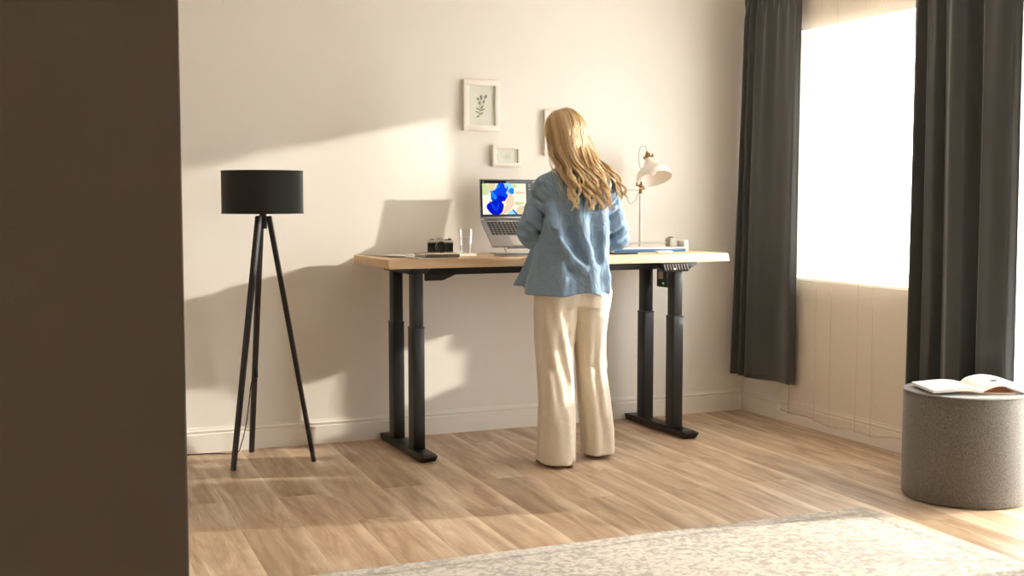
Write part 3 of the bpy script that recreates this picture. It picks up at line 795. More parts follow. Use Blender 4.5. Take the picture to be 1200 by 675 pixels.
def desk_lamp():
    bx, by = 3.483, 6.165
    t = thing('desk_lamp', (bx, by, DZ+.0003), 'white desk lamp with bell shade and brass joints', 'lamp')
    MB().lathe([(0, 0), (.085, 0), (.085, .012), (.080, .017), (.02, .019), (0, .019)], (0, 0, 0), 48).build('base', 'white', t, local=True)
    MB().tube([(0, 0, .019), (0, 0, .335)], .0092, 16).build('pole', 'white', t, local=True)
    # lower joint: brass clamp with wing nut and short stub
    j = MB().tube([(0, 0, .325), (0, 0, .352)], .0105, 16)
    j.ball((0, 0, .368), .013, 12).tube([(-.028, 0, .372), (.02, -.004, .362)], .0045, 8)
    j.ball((-.026, 0, .380), .009, 10, (.6, .6, 1.6)).ball((.014, -.006, .352), .008, 10, (1.8, .6, .7)).tube([(0, 0, .36), (.004, 0, .392)], .006, 8)
    j.build('lower_joint', 'brass', t, local=True)
    MB().tube([(0, .012, .368), (.030, .022, .46), (.056, .020, .55)], .006, 10).build('arm', 'white', t, local=True)
    # shade: bell opening down and to the viewer's left-front
    axis = Vector((.03, -.44, -.88)).normalized()           # opening direction
    top = Vector((.052, .0, .520))
    q = axis.to_track_quat('Z', 'Y').to_matrix().to_4x4()
    pr = [(.0, -.012), (.014, -.010), (.019, .0), (.022, .018), (.029, .034), (.044, .046), (.066, .058), (.085, .074), (.097, .095), (.102, .118), (.1035, .128)]
    inn = [(r_-.0022, z_-.0005) for r_, z_ in pr[:0:-1]]
    s = MB().lathe(pr+inn, top, 56, q); sh_ = s.build('lamp_shade', 'white', t, local=True)
    MB().ball(tuple(top+axis*.075), .026, 16).tube([top+axis*.0, top+axis*.05], .014, 12).build('bulb', 'white', sh_, local=True)
    u = MB(); c_ = top-axis*.018
    u.tube([top-axis*.006, top-axis*.034], .0155, 16).tube([c_+Vector((-.026, 0, -.004)), c_+Vector((.028, 0, .004))], .0045, 8)
    u.ball(tuple(c_+Vector((.028, 0, .006))), .009, 10, (.7, .7, 1.4)).ball(tuple(c_+Vector((-.024, 0, -.008))), .008, 10, (.8, .8, 1.3)).tube([top-axis*.034, top-axis*.048], .008, 10)
    u.build('upper_joint', 'brass', t, local=True)
    # grey cable: loop over the shade, loop from the lower joint
    MB().tube(catmull([tuple(top-axis*.048), (.028, 0, .592), (-.002, .0, .590), (-.014, 0, .545), (-.004, .01, .49), (.016, .018, .442)], 10), .0018, 6).build('cable', 'grey', t, local=True)
    MB().tube(catmull([(0, 0, .338), (-.06, -.01, .345), (-.115, -.02, .342), (-.105, -.02, .31), (-.075, -.01, .268), (-.035, 0, .285), (-.012, .004, .335)], 10), .0022, 6).build('cable', 'grey', t, local=True)
    return t
desk_lamp()

# ------------------------------------------------------------------ pouf and magazines
PC = (3.935, 4.075); PR = .266; PH = .468
def pouf():
    t = thing('pouf', (PC[0], PC[1], 0), 'round grey felt pouf at the right edge of the frame', 'pouf')
    MB().lathe([(0, .002), (PR-.008, .002), (PR-.002, .008), (PR, .02), (PR+.001, .24), (PR, PH-.012), (PR-.004, PH-.003), (PR-.012, PH), (PR-.03, PH+.0005), (0, PH+.001)], (0, 0, 0), 96).build('body', 'felt', t, local=True)
    MB().lathe([(PR+.0005, PH-.006), (PR+.002, PH-.003), (PR-.002, PH+.001), (PR-.006, PH-.001)], (0, 0, 0), 96, closed=True).build('top_piping', 'felt', t, local=True)
    MB().lathe([(PR-.001, .035), (PR+.0012, .036), (PR+.0012, .038), (PR-.001, .039)], (0, 0, 0), 96, closed=True).build('bottom_seam', 'felt', t, local=True)
    a = math.radians(-62)
    p = lambda a_, r_, z: (r_*math.cos(a_), r_*math.sin(a_), z)
    MB().tube([p(a, PR+.0008, z) for z in (.012, .2, PH-.008)], .0016, 6).build('side_seam', 'felt', t, local=True)
    tg = MB().grid(lambda u, v: p(a+.02+.14*u, PR+.003, .145+.075*v), 6, 2)
    g = tg.build('woven_tag', 'label', t, local=True); solidify(g, .0012)
    solidify(MB().grid(lambda u, v: p(a+.04+.10*u, PR+.0042, .158+.05*v), 6, 2).build('tag_patch', 'tan', g, local=True), .0006)
    return t
pouf()
def open_magazine(loc, ang, wL, wR, ln, label):
    t = thing('open_magazine', loc, label, 'magazine')
    def block(sgn, w_, curve, th, name):
        # curve(u): height of page block top above base line, u 0 at spine
        def f(u, v):
            top = curve(u); return top
        n = 24; vs = []; fs = []
        for e in (-ln/2, ln/2):
            for k in range(n+1):
                u = k/n; vs.append((sgn*u*w_, e, curve(u)+th(u)))
            for k in range(n, -1, -1):
                u = k/n; vs.append((sgn*u*w_, e, curve(u)))
        m = 2*(n+1)
        for i in range(m): fs.append((i, (i+1) % m, m+(i+1) % m, m+i))
        for i in range(n):
            fs.append((i, i+1, m-2-i, m-1-i)); fs.append((m+i, m+i+1, 2*m-2-i, 2*m-1-i))
        return MB().add(vs, fs).build(name, 'paper', t, local=True, smooth=40)
    cl_ = lambda u: .010*math.sin(PI*min(1, u*1.0))*(1-u)**.5+.0005
    tl = lambda u: .003+.013*(1-(1-min(1, u*7))**2)*(1-.30*u)
    cr = lambda u: .002+.040*math.sin(PI*min(1, u*1.15))**.9*(1-.45*u) if u < .87 else .002+.0008
    cr = lambda u: .002+.034*math.sin(PI*u)**.85*(1-.35*u)
    tr = lambda u: .003+.012*(1-(1-min(1, u*7))**2)*(1-.35*u)
    block(-1, wL, cl_, tl, 'left_pages'); b = block(1, wR, cr, tr, 'right_pages')
    # printed photograph across the right-hand page
    pm = MB()
    def on(u, v, e=.0007): return (wR*u, -ln/2+ln*v, cr(u)+tr(u)+e)
    def patch(mm, u0, u1, v0, v1, sk=0, n=8):
        pm.use(mm); pm.grid(lambda a_, b_: on(u0+(u1-u0)*a_+sk*b_, v0+(v1-v0)*b_), n, n)
    patch('greypaper', .22, .80, .12, .62); 
    def patch2(mm, u0, u1, v0, v1): pm.use(mm); pm.grid(lambda a_, b_: on(u0+(u1-u0)*a_, v0+(v1-v0)*b_, .0011), 8, 4)
    patch2('darkgrey', .28, .40, .2, .34); patch2('darkgrey', .62, .74, .3, .42); patch2('plastic', .80, .95, .10, .22)
    pm.build('printed_photo', 'greypaper', b, local=True)
    pm2 = MB()
    def onl(u, v, e=.0007): return (-wL*u, -ln/2+ln*v, cl_(u)+tl(u)+e)
    pm2.grid(lambda a_, b_: onl(.55+.35*a_, .62+.25*b_), 8, 4)
    pm2.build('printed_text_block', 'faint', t, local=True)
    t.rotation_euler = (0, 0, ang); return t
zt = PH+.0017
mg = booklet('magazine', 3.955, 4.01, .235, .165, zt, .007, 'orange', -26, 'orange-covered magazine lying closed under the open one', 'magazine')
bk = booklet('brochure', 3.83, 4.08, .10, .13, zt, .0035, 'greypaper', -40, 'small grey brochure poking out under the left magazine pages', 'brochure')
om = open_magazine((3.925, 4.045, zt+.0074), math.radians(-21), .212, .225, .25, 'white open magazine with arched pages on top of the grey pouf')

# ------------------------------------------------------------------ signed-distance modelling for the person
BIG = 9.0
class Field:
    def __init__(s, lo, hi, h):
        s.h = h; s.lo = np.array(lo, float); s.n = np.ceil((np.array(hi)-s.lo)/h).astype(int)+1
        s.F = np.full(s.n, BIG, np.float32)
    def sub(s, lo, hi):
        a = np.clip(np.floor((np.array(lo)-s.lo)/s.h).astype(int), 0, s.n-1)
        b = np.clip(np.ceil((np.array(hi)-s.lo)/s.h).astype(int)+1, 1, s.n)
        sl = tuple(slice(a[i], b[i]) for i in range(3))
        ax = [s.lo[i]+s.h*np.arange(a[i], b[i]) for i in range(3)]
        return sl, np.meshgrid(*ax, indexing='ij')
    def put(s, fn, lo, hi, k=0.0, op='add', T=None):
        m = k+.012; lo = np.array(lo, float)-m; hi = np.array(hi, float)+m
        if T is not None:   # box given in the tilted frame: widen in world
            cs = [np.array(T @ Vector(c)) for c in [(x, y, z) for x in (lo[0], hi[0]) for y in (lo[1], hi[1]) for z in (lo[2], hi[2])]]
            wlo, whi = np.min(cs, 0), np.max(cs, 0)
        else: wlo, whi = lo, hi
        sl, (X, Y, Z) = s.sub(wlo, whi)
        if T is not None:
            I = np.array(T.inverted()); P = [I[i, 0]*X+I[i, 1]*Y+I[i, 2]*Z+I[i, 3] for i in range(3)]
            X, Y, Z = P
        d = fn(X, Y, Z).astype(np.float32); f = s.F[sl]
        if op == 'add':
            if k > 0:
                hh = np.clip(.5+.5*(f-d)/k, 0, 1); r = f*(1-hh)+d*hh-k*hh*(1-hh)
                r = np.where(f > BIG-1, d, r)
            else: r = np.minimum(f, d)
        else:
            if k > 0:
                hh = np.clip(.5-.5*(f+d)/k, 0, 1); r = f*(1-hh)+(-d)*hh+k*hh*(1-hh)
                r = np.where(f > BIG-1, f, r)
            else: r = np.maximum(f, -d)
        s.F[sl] = r
    def cap(s, a, b, r1, r2=None, k=.0, op='add', T=None):
        r2 = r1 if r2 is None else r2; a = np.array(a, float); b = np.array(b, float); ab = b-a; L = ab@ab+1e-12
        def fn(X, Y, Z):
            t = np.clip(((X-a[0])*ab[0]+(Y-a[1])*ab[1]+(Z-a[2])*ab[2])/L, 0, 1)
            return np.sqrt((X-a[0]-t*ab[0])**2+(Y-a[1]-t*ab[1])**2+(Z-a[2]-t*ab[2])**2)-(r1+(r2-r1)*t)
        R_ = max(r1, r2); s.put(fn, np.minimum(a, b)-R_, np.maximum(a, b)+R_, k, op, T)
    def chain(s, pts, rs, k=.0, k0=None, op='add', T=None):
        for i in range(len(pts)-1): s.cap(pts[i], pts[i+1], rs[i], rs[i+1], k if (i or k0 is None) else k0, op, T)
    def ell(s, c, r, k=.0, op='add', T=None):
        c = np.array(c, float); r = np.array(r, float)
        def fn(X, Y, Z):
            x, y, z = (X-c[0]), (Y-c[1]), (Z-c[2])
            k0 = np.sqrt((x/r[0])**2+(y/r[1])**2+(z/r[2])**2); k1 = np.sqrt((x/r[0]**2)**2+(y/r[1]**2)**2+(z/r[2]**2)**2)+1e-9
            return k0*(k0-1)/k1
        s.put(fn, c-r, c+r, k, op, T)
    def loft(s, rings, k=.0, op='add', mod=None, power=2.0):
        """rings: (z, cx, cy, a, b)"""
        R_ = np.array(sorted(rings)); z0, z1 = R_[0, 0], R_[-1, 0]
        amx = R_[:, 3].max()+.04; bmx = R_[:, 4].max()+.04
        lo = (R_[:, 1].min()-amx, R_[:, 2].min()-bmx, z0); hi = (R_[:, 1].max()+amx, R_[:, 2].max()+bmx, z1)
        def sm(zz, c):
            # smooth interpolation through the rings
            return np.interp(zz, R_[:, 0], R_[:, c])
        zs = np.linspace(z0, z1, 400); tab = {}
        for c in (1, 2, 3, 4):
            v = sm(zs, c); ker = np.hanning(41); ker /= ker.sum()
            tab[c] = np.convolve(np.pad(v, 20, mode='edge'), ker, 'valid')
        def fn(X, Y, Z):
            zc = np.clip(Z, z0, z1)
            g = lambda c: np.interp(zc, zs, tab[c])
            cx, cy, a, b = g(1), g(2), g(3), g(4)
            th = np.arctan2((Y-cy)/b, (X-cx)/a)
            if mod is not None: m_ = mod(th, zc, (X-cx)/a); a = a*(1+m_); b = b*(1+m_)
            q = (np.abs((X-cx)/a)**power+np.abs((Y-cy)/b)**power)**(1/power)
            d = (q-1)*np.minimum(a, b)*.9
            return np.maximum(d, np.abs(Z-(z0+z1)/2)-(z1-z0)/2)
        s.put(fn, lo, hi, k, op)
    def mesh(s, name, m, parent, smooth_it=1):
        F = s.F; nx, ny, nz = F.shape; ins = F < 0
        c = [ins[i:nx-1+i, j:ny-1+j, k:nz-1+k] for i in (0, 1) for j in (0, 1) for k in (0, 1)]
        cnt = sum(x.astype(np.int8) for x in c); act = (cnt > 0) & (cnt < 8)
        ids = -np.ones(act.shape, np.int64); ci = np.argwhere(act); ids[act] = np.arange(len(ci))
        acc = np.zeros((len(ci), 3)); num = np.zeros(len(ci))
        for ax in range(3):
            for o1 in (0, 1):
                for o2 in (0, 1):
                    o = [0, 0, 0]; others = [i for i in range(3) if i != ax]; o[others[0]] = o1; o[others[1]] = o2
                    p = ci+np.array(o); p2 = p.copy(); p2[:, ax] += 1
                    a = F[p[:, 0], p[:, 1], p[:, 2]]; b = F[p2[:, 0], p2[:, 1], p2[:, 2]]
                    x = (a < 0) != (b < 0); t = np.where(x, a/np.where(x, a-b, 1), 0)
                    pos = p.astype(float); pos[:, ax] += t
                    acc[x] += pos[x]; num[x] += 1
        V = s.lo+s.h*(acc/num[:, None])
        Q = []
        for ax in range(3):
            o = [i for i in range(3) if i != ax]
            sl1 = [slice(None)]*3; sl2 = [slice(None)]*3; sl1[ax] = slice(0, -1); sl2[ax] = slice(1, None)
            for i in o: sl1[i] = slice(1, -1); sl2[i] = slice(1, -1)
            A = ins[tuple(sl1)]; B = ins[tuple(sl2)]
            e = np.argwhere(A != B); flip = A[A != B]
            base = e.copy(); base[:, o[0]] += 1; base[:, o[1]] += 1
            def cell(d0, d1):
                q = base.copy(); q[:, o[0]] -= d0; q[:, o[1]] -= d1
                return ids[q[:, 0], q[:, 1], q[:, 2]]
            quad = np.stack([cell(1, 1), cell(0, 1), cell(0, 0), cell(1, 0)], 1)
            if ax == 1: flip = ~flip
            quad[~flip] = quad[~flip][:, ::-1]; Q.append(quad)
        Q = np.concatenate(Q); Q = Q[(Q >= 0).all(1)]
        # light relaxation
        for _ in range(smooth_it):
            S = np.zeros_like(V); N = np.zeros(len(V))
            for i in range(4):
                a, b = Q[:, i], Q[:, (i+1) % 4]
                np.add.at(S, a, V[b]); np.add.at(N, a, 1); np.add.at(S, b, V[a]); np.add.at(N, b, 1)
            V = .4*V+.6*S/np.maximum(N, 1)[:, None]
        me = bpy.data.meshes.new(name); me.from_pydata(V.tolist(), [], Q.tolist())
        for q in (m if isinstance(m, list) else [m]): me.materials.append(M[q])
        me.polygons.foreach_set('use_smooth', [True]*len(me.polygons)); me.update()
        o = bpy.data.objects.new(name, me); C.objects.link(o); o.parent = parent
        return o

# the person: local x = her right, y = the way she faces, z up
PX, PY, PROT = 2.672, 5.385, -12
WOMAN = thing('person', (PX, PY, 0), 'person with long blonde hair, blue shirt and wide cream trousers standing at the desk', 'person')
HT = Matrix.Translation((-.022, .022, 1.50)) @ Matrix.Rotation(math.radians(14), 4, 'Z') @ Matrix.Rotation(math.radians(-16), 4, 'X') @ Matrix.Rotation(math.radians(-3), 4, 'Y')
# head frame: origin at the top of the neck; skull centre (0, .012, .115)
SH = {-1: (-.140, .0, 1.350), 1: (.148, .0, 1.350)}
EL = {-1: (-.222, .020, 1.135), 1: (.226, .015, 1.105)}
WR = {-1: (-.145, .270, 1.075), 1: (.175, .262, 1.062)}
HD = {-1: Vector((.30, .95, -.10)).normalized(), 1: Vector((-.42, .90, -.10)).normalized()}
FOOT = {-1: ((-.060, -.120), 30), 1: ((.150, .075), -6)}   # heel position, toe-out (deg, + = to her left)

def body():
    f = Field((-.40, -.30, -.005), (.40, .50, 1.76), .0045)
    # torso
    f.loft([(.80, 0, .0, .165, .115), (.90, 0, -.01, .170, .120), (.98, 0, .0, .150, .105), (1.08, 0, .0, .125, .090), (1.20, 0, .0, .132, .096), (1.28, 0, .0, .140, .092), (1.33, 0, -.004, .125, .075), (1.37, 0, -.004, .085, .055)], power=2.2)
    f.cap((0, -.005, 1.40), (-.018, .018, 1.53), .052, .050, .05)
    for s_ in (-1, 1):
        f.ell((s_*.065, .060, 1.25), (.050, .034, .050), .03)
        f.chain([(s_*.07, -.005, 1.370), SH[s_]], [.036, .038], .04)
        f.chain([SH[s_], EL[s_], WR[s_]], [.038, .034, .023], .02, .04)
        # legs
        hx, hy = FOOT[s_][0]
        kx = s_*.095*.35+hx*.65
        f.chain([(s_*.085, .0, .84), (kx, hy*.5+.035, .47)], [.082, .054], .05, .06)
        ax_ = hx*.8+s_*.02
        f.chain([(kx, hy*.5+.035, .47), ((kx+ax_)/2, hy*.55+.01, .30), (ax_, hy+.035, .09)], [.050, .046, .032], .03, .03)
        a = math.radians(FOOT[s_][1]); d = Vector((-math.sin(a), math.cos(a), 0))
        B = Vector((hx, hy, 0)); 
        f.cap(tuple(B+Vector((0, 0, .035))), tuple(B+d*.05+Vector((0, 0, .055))), .030, .032, .03)
        f.cap(tuple(B+d*.04+Vector((0, 0, .05))), tuple(B+d*.165+Vector((0, 0, .024))), .032, .018, .03)
        # hand: palm, five fingers, thumb on the side facing the other hand
        fw = HD[s_]; W_ = Vector(WR[s_]); side = Vector((fw.y, -fw.x, 0)).normalized()*(-s_)   # towards the thumb
        nrm = side.cross(fw)*(1 if s_ < 0 else -1)
        if nrm.z < 0: nrm = -nrm
        T = Matrix.Identity(4)
        for i, v in enumerate((side, fw, nrm)):
            for j in range(3): T[j][i] = v[j]
        T.translation = W_
        f.ell((0, .052, -.002), (.038, .050, .0145), .015, T=T)
        f.cap((0, .0, 0), (0, .03, 0), .022, .020, .02, T=T)
        for k, (sx, ln, sp) in enumerate(((.029, .068, .16), (.010, .076, .04), (-.010, .071, -.06), (-.029, .056, -.18))):
            b = Vector((sx, .086, .0)); dx = Vector((sp*.6, 1, .02)).normalized()
            p1 = b+dx*ln*.44; d2 = Vector((dx.x, .80, -.52)).normalized(); p2 = p1+d2*ln*.32; d3 = Vector((dx.x, .52, -.80)).normalized(); p3 = p2+d3*ln*.26
            f.chain([b-dx*.02, tuple(p1), tuple(p2), tuple(p3)], [.0092, .0084, .0077, .0066], .002, .008, T=T)
        f.chain([(.022, .020, -.004), (.044, .050, -.010), (.050, .078, -.018), (.046, .098, -.024)], [.014, .0105, .0092, .0078], .003, .012, T=T)
    # head with a face
    f.ell((0, -.004, .120), (.074, .094, .098), .0, T=HT)
    f.ell((0, .034, .078), (.060, .062, .080), .03, T=HT)
    f.ell((0, .055, .022), (.034, .034, .026), .03, T=HT)
    f.cap((0, -.01, .02), (0, .0, -.03), .050, .050, .03, T=HT)
    for s_ in (-1, 1):
        f.ell((s_*.032, .093, .103), (.017, .014, .011), .010, 'sub', T=HT)
        f.ell((s_*.040, .068, .068), (.022, .026, .024), .02, T=HT)
        f.ell((s_*.076, .004, .092), (.008, .019, .030), .006, T=HT)
        f.cap((s_*.016, .094, .122), (s_*.044, .080, .123), .005, .004, .010, T=HT)
        f.ell((s_*.011, .103, .060), (.008, .009, .007), .006, T=HT)
    f.chain([(0, .090, .112), (0, .104, .078), (0, .113, .065)], [.008, .009, .010], .010, T=HT)
    f.ell((0, .092, .043), (.022, .011, .0055), .004, T=HT); f.ell((0, .091, .033), (.018, .010, .0065), .004, T=HT)
    f.cap((-.02, .103, .0385), (.02, .103, .0385), .0015, .0015, .003, 'sub', T=HT)
    o = f.mesh('body', ['skin', 'lips'], WOMAN, 1)
    I = HT.inverted(); me = o.data
    for p in me.polygons:
        c = I @ p.center
        if abs(c.x) < .0215-abs(c.z-.038)*.8 and c.y > .094 and .029 < c.z < .047: p.material_index = 1
    for s_ in (-1, 1):
        e = MB().use('eye').ball(tuple(HT @ Vector((s_*.032, .0722, .103))), .0115, 16)
        e.use('iris').ball(tuple(HT @ Vector((s_*.032, .0785, .1015))), .0055, 12)
        e.build('eye', 'eye', WOMAN, local=True)
        b_ = MB().tube([tuple(HT @ Vector((s_*x, y, z))) for x, y, z in ((.015, .1005, .127), (.028, .098, .131), (.046, .083, .128))], [.002, .0024, .001], 6)
        b_.build('eyebrow', M['brow'], WOMAN, local=True)
M['brow'] = mat('brow_hair', srgb(150, 116, 78), .8)
body()

def shoes():
    for s_ in (-1, 1):
        (hx, hy), deg = FOOT[s_]; a = math.radians(deg)
        T = Matrix.Translation((hx, hy, 0)) @ Matrix.Rotation(a, 4, 'Z')
        f = Field((hx-.28, hy-.10, -.002), (hx+.28, hy+.30, .14), .004)
        f.ell((0, .010, .036), (.036, .042, .036), T=T)
        f.cap((0, .02, .036), (0, .12, .030), .036, .033, .03, T=T)
        f.ell((0, .150, .022), (.043, .062, .026), .03, T=T)
        f.ell((0, .035, .085), (.026, .032, .03), .0, 'sub', T=T)
        f.put(lambda X, Y, Z: Z-.0105, (-.4, -.4, -.1), (.4, .4, .02), 0, 'sub', T=T)
        o = f.mesh('shoe', 'shoe', WOMAN, 1)
        sl = MB(); pts = []
        for k in range(36):
            g = 2*PI*k/36; y = .088+.128*math.sin(g); w_ = .037+.009*math.sin(g)-.006*math.exp(-((y-.07)/.04)**2)
            pts.append((w_*math.cos(g)*1.02, y))
        sl.prism(pts, 'z', .0005, .0125, .002); sl.v = [tuple(T @ Vector(v)) for v in sl.v]
        sl.build('sole', 'sole', o, local=True)
shoes()

def trousers():
    f = Field((-.36, -.34, .0), (.38, .32, .99), .006)
    def mod(seed, ph):
        rr = np.random.default_rng(seed); p = rr.uniform(0, 6.28, 8)
        def m_(th, z, xn):
            d = np.clip((.80-z)/.7, 0, 1)
            return (.050*d*np.sin(3*th+1.6*z+p[0])+.038*(.35+.65*d)*np.sin(5*th-4.2*z+p[1])+.022*np.sin(8*th+7*z+p[2])*(.4+.6*d)
                    + .014*np.sin(11*th-11*z+p[3]) + .012*np.sin(22*z+3*th+p[4])*np.clip((z-.35)/.3, 0, 1))
        return m_
    L = [(.016, -.098, -.055, .090, .118), (.15, -.094, -.050, .089, .112), (.30, -.092, -.035, .089, .104), (.48, -.095, -.012, .090, .100), (.62, -.098, -.002, .098, .106), (.74, -.092, -.004, .104, .120), (.84, -.080, -.006, .108, .132)]
    R_ = [(.022, .150, .095, .082, .105), (.15, .142, .082, .084, .102), (.30, .120, .060, .078, .096), (.48, .090, .030, .070, .094), (.62, .082, .012, .078, .102), (.74, .080, .0, .092, .118), (.84, .078, -.006, .104, .132)]
    f.loft(L, 0, mod=mod(3, 0), power=2.15)
    f.loft(R_, .012, mod=mod(8, 0), power=2.15)
    f.loft([(.78, 0, -.006, .165, .125), (.86, 0, -.008, .182, .135), (.97, 0, 0, .165, .118)], .03)
    # soft creases falling from the hips and breaking over the shoe
    def ridge(pts, r, k, op='add'): f.chain(pts, [r]*len(pts), k, op=op)
    ridge([(-.160, -.080, .80), (-.130, -.105, .55), (-.070, -.128, .25), (-.045, -.150, .05)], .004, .038)
    ridge([(-.115, -.114, .80), (-.075, -.106, .60), (-.040, -.100, .42)], .003, .036)
    ridge([(-.150, -.115, .45), (-.115, -.142, .22), (-.095, -.162, .04)], .004, .036)
    ridge([(-.178, -.055, .50), (-.168, -.090, .25), (-.155, -.118, .04)], .004, .034)
    ridge([(.062, -.090, .70), (.066, -.062, .45), (.105, -.020, .20), (.122, -.006, .04)], .003, .034)
    ridge([(.122, -.095, .72), (.112, -.062, .50), (.152, -.018, .22)], .003, .034)
    # hollow legs at the hem, seat seam
    for c in (L, R_):
        z, cx, cy, a, b = c[0]
        f.loft([(z-.03, cx, cy, a-.024, b-.026), (z+.035, cx, cy, a-.024, b-.026)], 0, 'sub')
    f.chain([(0.0, -.150, .86), (.0, -.142, .77), (.0, -.11, .70)], [.004, .005, .008], .014, op='sub')
    o = f.mesh('trousers', 'trouser', WOMAN, 2); return o
trousers()

def shirt():
    f = Field((-.42, -.30, .78), (.42, .42, 1.50), .0052)
    def m_(th, z, xn):
        d = np.clip((1.30-z)/.45, 0, 1)
        return (.026*d*np.sin(3*th+5*z+.4)+.020*d*np.sin(6*th-7*z+1.2)+.008*np.sin(9*th+13*z)+.010*(d**2)*np.sin(11*th-3*z+2.0)
                +.004*np.sin(14*th+21*z+1)+.004*np.sin(26*z+4*th))
    rings = [(.822, -.030, .0, .205, .158), (.90, -.022, -.002, .200, .150), (1.00, -.010, -.004, .188, .138), (1.10, -.002, -.004, .180, .128), (1.20, .002, -.004, .176, .122), (1.28, .004, -.004, .172, .116), (1.34, .004, -.006, .166, .104), (1.385, .0, -.006, .142, .088), (1.42, -.004, -.002, .104, .074), (1.45, -.008, .004, .075, .068)]
    f.loft(rings, 0, mod=m_, power=2.2)
    # open front panel flaring out to her left
    f.loft([(.872, -.222, .070, .070, .026), (.95, -.185, .078, .060, .028), (1.10, -.125, .085, .050, .028), (1.25, -.10, .080, .045, .024)], .035)
    for s_ in (-1, 1):
        f.ell((s_*.072, .088, 1.245), (.066, .052, .078), .05)
        S, E_, Wp = (np.array(x) for x in (SH[s_], EL[s_], WR[s_]))
        f.chain([(s_*.095, -.006, 1.372), tuple(S)], [.050, .052], .05)
        n = 9
        for i in range(n):
            t0, t1 = i/n, (i+1)/n; r = lambda t: .054+.003*math.sin(PI*t)+.0035*math.sin(19*t+s_)
            f.cap(tuple(S+(E_-S)*t0), tuple(S+(E_-S)*t1), r(t0), r(t1), .015 if i else .04)
        end = .60 if s_ > 0 else .72
        for i in range(n):
            t0, t1 = i/n*end, (i+1)/n*end; r = lambda t: .055-.013*t+.0045*math.sin(24*t+2)
            f.cap(tuple(E_+(Wp-E_)*t0), tuple(E_+(Wp-E_)*t1), r(t0), r(t1), .012)
        cf = E_+(Wp-E_)*end; dv = (Wp-E_)/np.linalg.norm(Wp-E_)
        # turned-back cuff, open at the wrist
        f.cap(tuple(cf-dv*.040), tuple(cf+dv*.004), .050, .049, .004)
        f.cap(tuple(cf+dv*.012), tuple(cf+dv*.08), .041, .041, .002, 'sub')
        # arm folds: soft rings that bunch towards the elbow
        ax = (E_-S)/np.linalg.norm(E_-S); bk = np.array((0, -1., 0)); bk -= ax*(bk@ax); bk /= np.linalg.norm(bk); sd = np.cross(ax, bk)*s_
        for t, a0, a1, dz in ((.22, -80, 40, .05), (.45, -30, 90, .04), (.62, -95, 10, .035), (.78, -40, 85, .03), (.92, -90, 20, .02)):
            P = []
            for q in range(6):
                g = math.radians(a0+(a1-a0)*q/5); P.append(tuple(S+(E_-S)*t+(bk*math.cos(g)+sd*math.sin(g))*.050+ax*dz*(q/5-.5)))
            f.chain(P, [.002, .005, .006, .006, .005, .002], .026)
            P = [tuple(np.array(p_)+ax*.022) for p_ in P]
            P = [tuple(np.array(p_)+(np.array(p_)-(S+(E_-S)*t))*.14) for p_ in P]
            f.chain(P, [.001, .003, .004, .004, .003, .001], .020, op='sub')
        ax = (Wp-E_)/np.linalg.norm(Wp-E_); up_ = np.array((0, 0, 1.)); up_ -= ax*(up_@ax); up_ /= np.linalg.norm(up_); sd = np.cross(ax, up_)
        for t, a0, a1 in ((.10, -120, 30), (.26, -60, 110), (.42, -130, 20)):
            P = []
            for q in range(6):
                g = math.radians(a0+(a1-a0)*q/5)*s_; P.append(tuple(E_+(Wp-E_)*t+(up_*math.cos(g)-sd*math.sin(g))*.048+ax*.03*(q/5-.5)))
            f.chain(P, [.002, .004, .005, .005, .004, .002], .022)
    # back drapery: broad soft folds hanging from the left armpit towards the middle of the hem
    B = lambda x, z, e=0.0: (x, -np.interp(z, [.82, 1.0, 1.2, 1.36], [.158, .142, .124, .104])*(max(0, 1-abs((x+.01)/.20)**2.25))**(1/2.25)-e, z)
    def fold(P, rs, k=.022, op='add', e=.0): f.chain([B(x, z, e) for x, z in P], rs, k, op=op)
    fold([(-.150, 1.26), (-.135, 1.19), (-.105, 1.11), (-.055, 1.03), (.005, .965), (.045, .945)], [.003, .010, .014, .014, .010, .003], .05)
    fold([(-.085, 1.20), (-.060, 1.12), (-.020, 1.05), (.020, .995)], [.003, .009, .009, .003], .045, 'sub', .006)
    fold([(-.010, 1.28), (.000, 1.18), (.03, 1.06), (.07, .96)], [.002, .007, .008, .002], .05)
    fold([(-.168, 1.24), (-.158, 1.10), (-.140, .98)], [.003, .011, .004], .03, 'sub', .004)
    fold([(-.125, 1.14), (-.110, 1.04), (-.075, .95), (-.06, .88)], [.003, .010, .010, .003], .035, 'sub', .004)
    fold([(.11, 1.26), (.115, 1.12), (.105, .98)], [.002, .006, .002], .05)
    fold([(.065, 1.20), (.075, 1.10), (.085, 1.0)], [.002, .007, .002], .04, 'sub', .010)
    fold([(-.095, 1.00), (-.085, .92), (-.095, .83)], [.002, .008, .010], .045); fold([(-.03, .94), (-.025, .88), (-.03, .83)], [.002, .006, .009], .03, 'sub', .009)
    fold([(.055, .96), (.05, .90), (.06, .83)], [.002, .007, .009], .045); fold([(.135, 1.0), (.14, .92), (.145, .85)], [.002, .006, .008], .04)
    # yoke seam across the back and centre pleat
    fold([(-.15, 1.335), (-.08, 1.325), (0, 1.322), (.08, 1.325), (.15, 1.335)], [.0018]*5, .006, 'sub', .003)
    # collar
    f.loft([(1.415, -.010, .004, .080, .074), (1.45, -.012, .006, .070, .070), (1.472, -.014, .010, .065, .067)], .006)
    f.loft([(1.455, -.014, .012, .056, .058), (1.52, -.016, .016, .060, .062)], 0, 'sub')
    # hollow hem with an uneven edge
    f.loft([(.70, -.030, .0, .192, .145), (.86, -.026, -.001, .190, .142)], 0, 'sub', power=2.25)
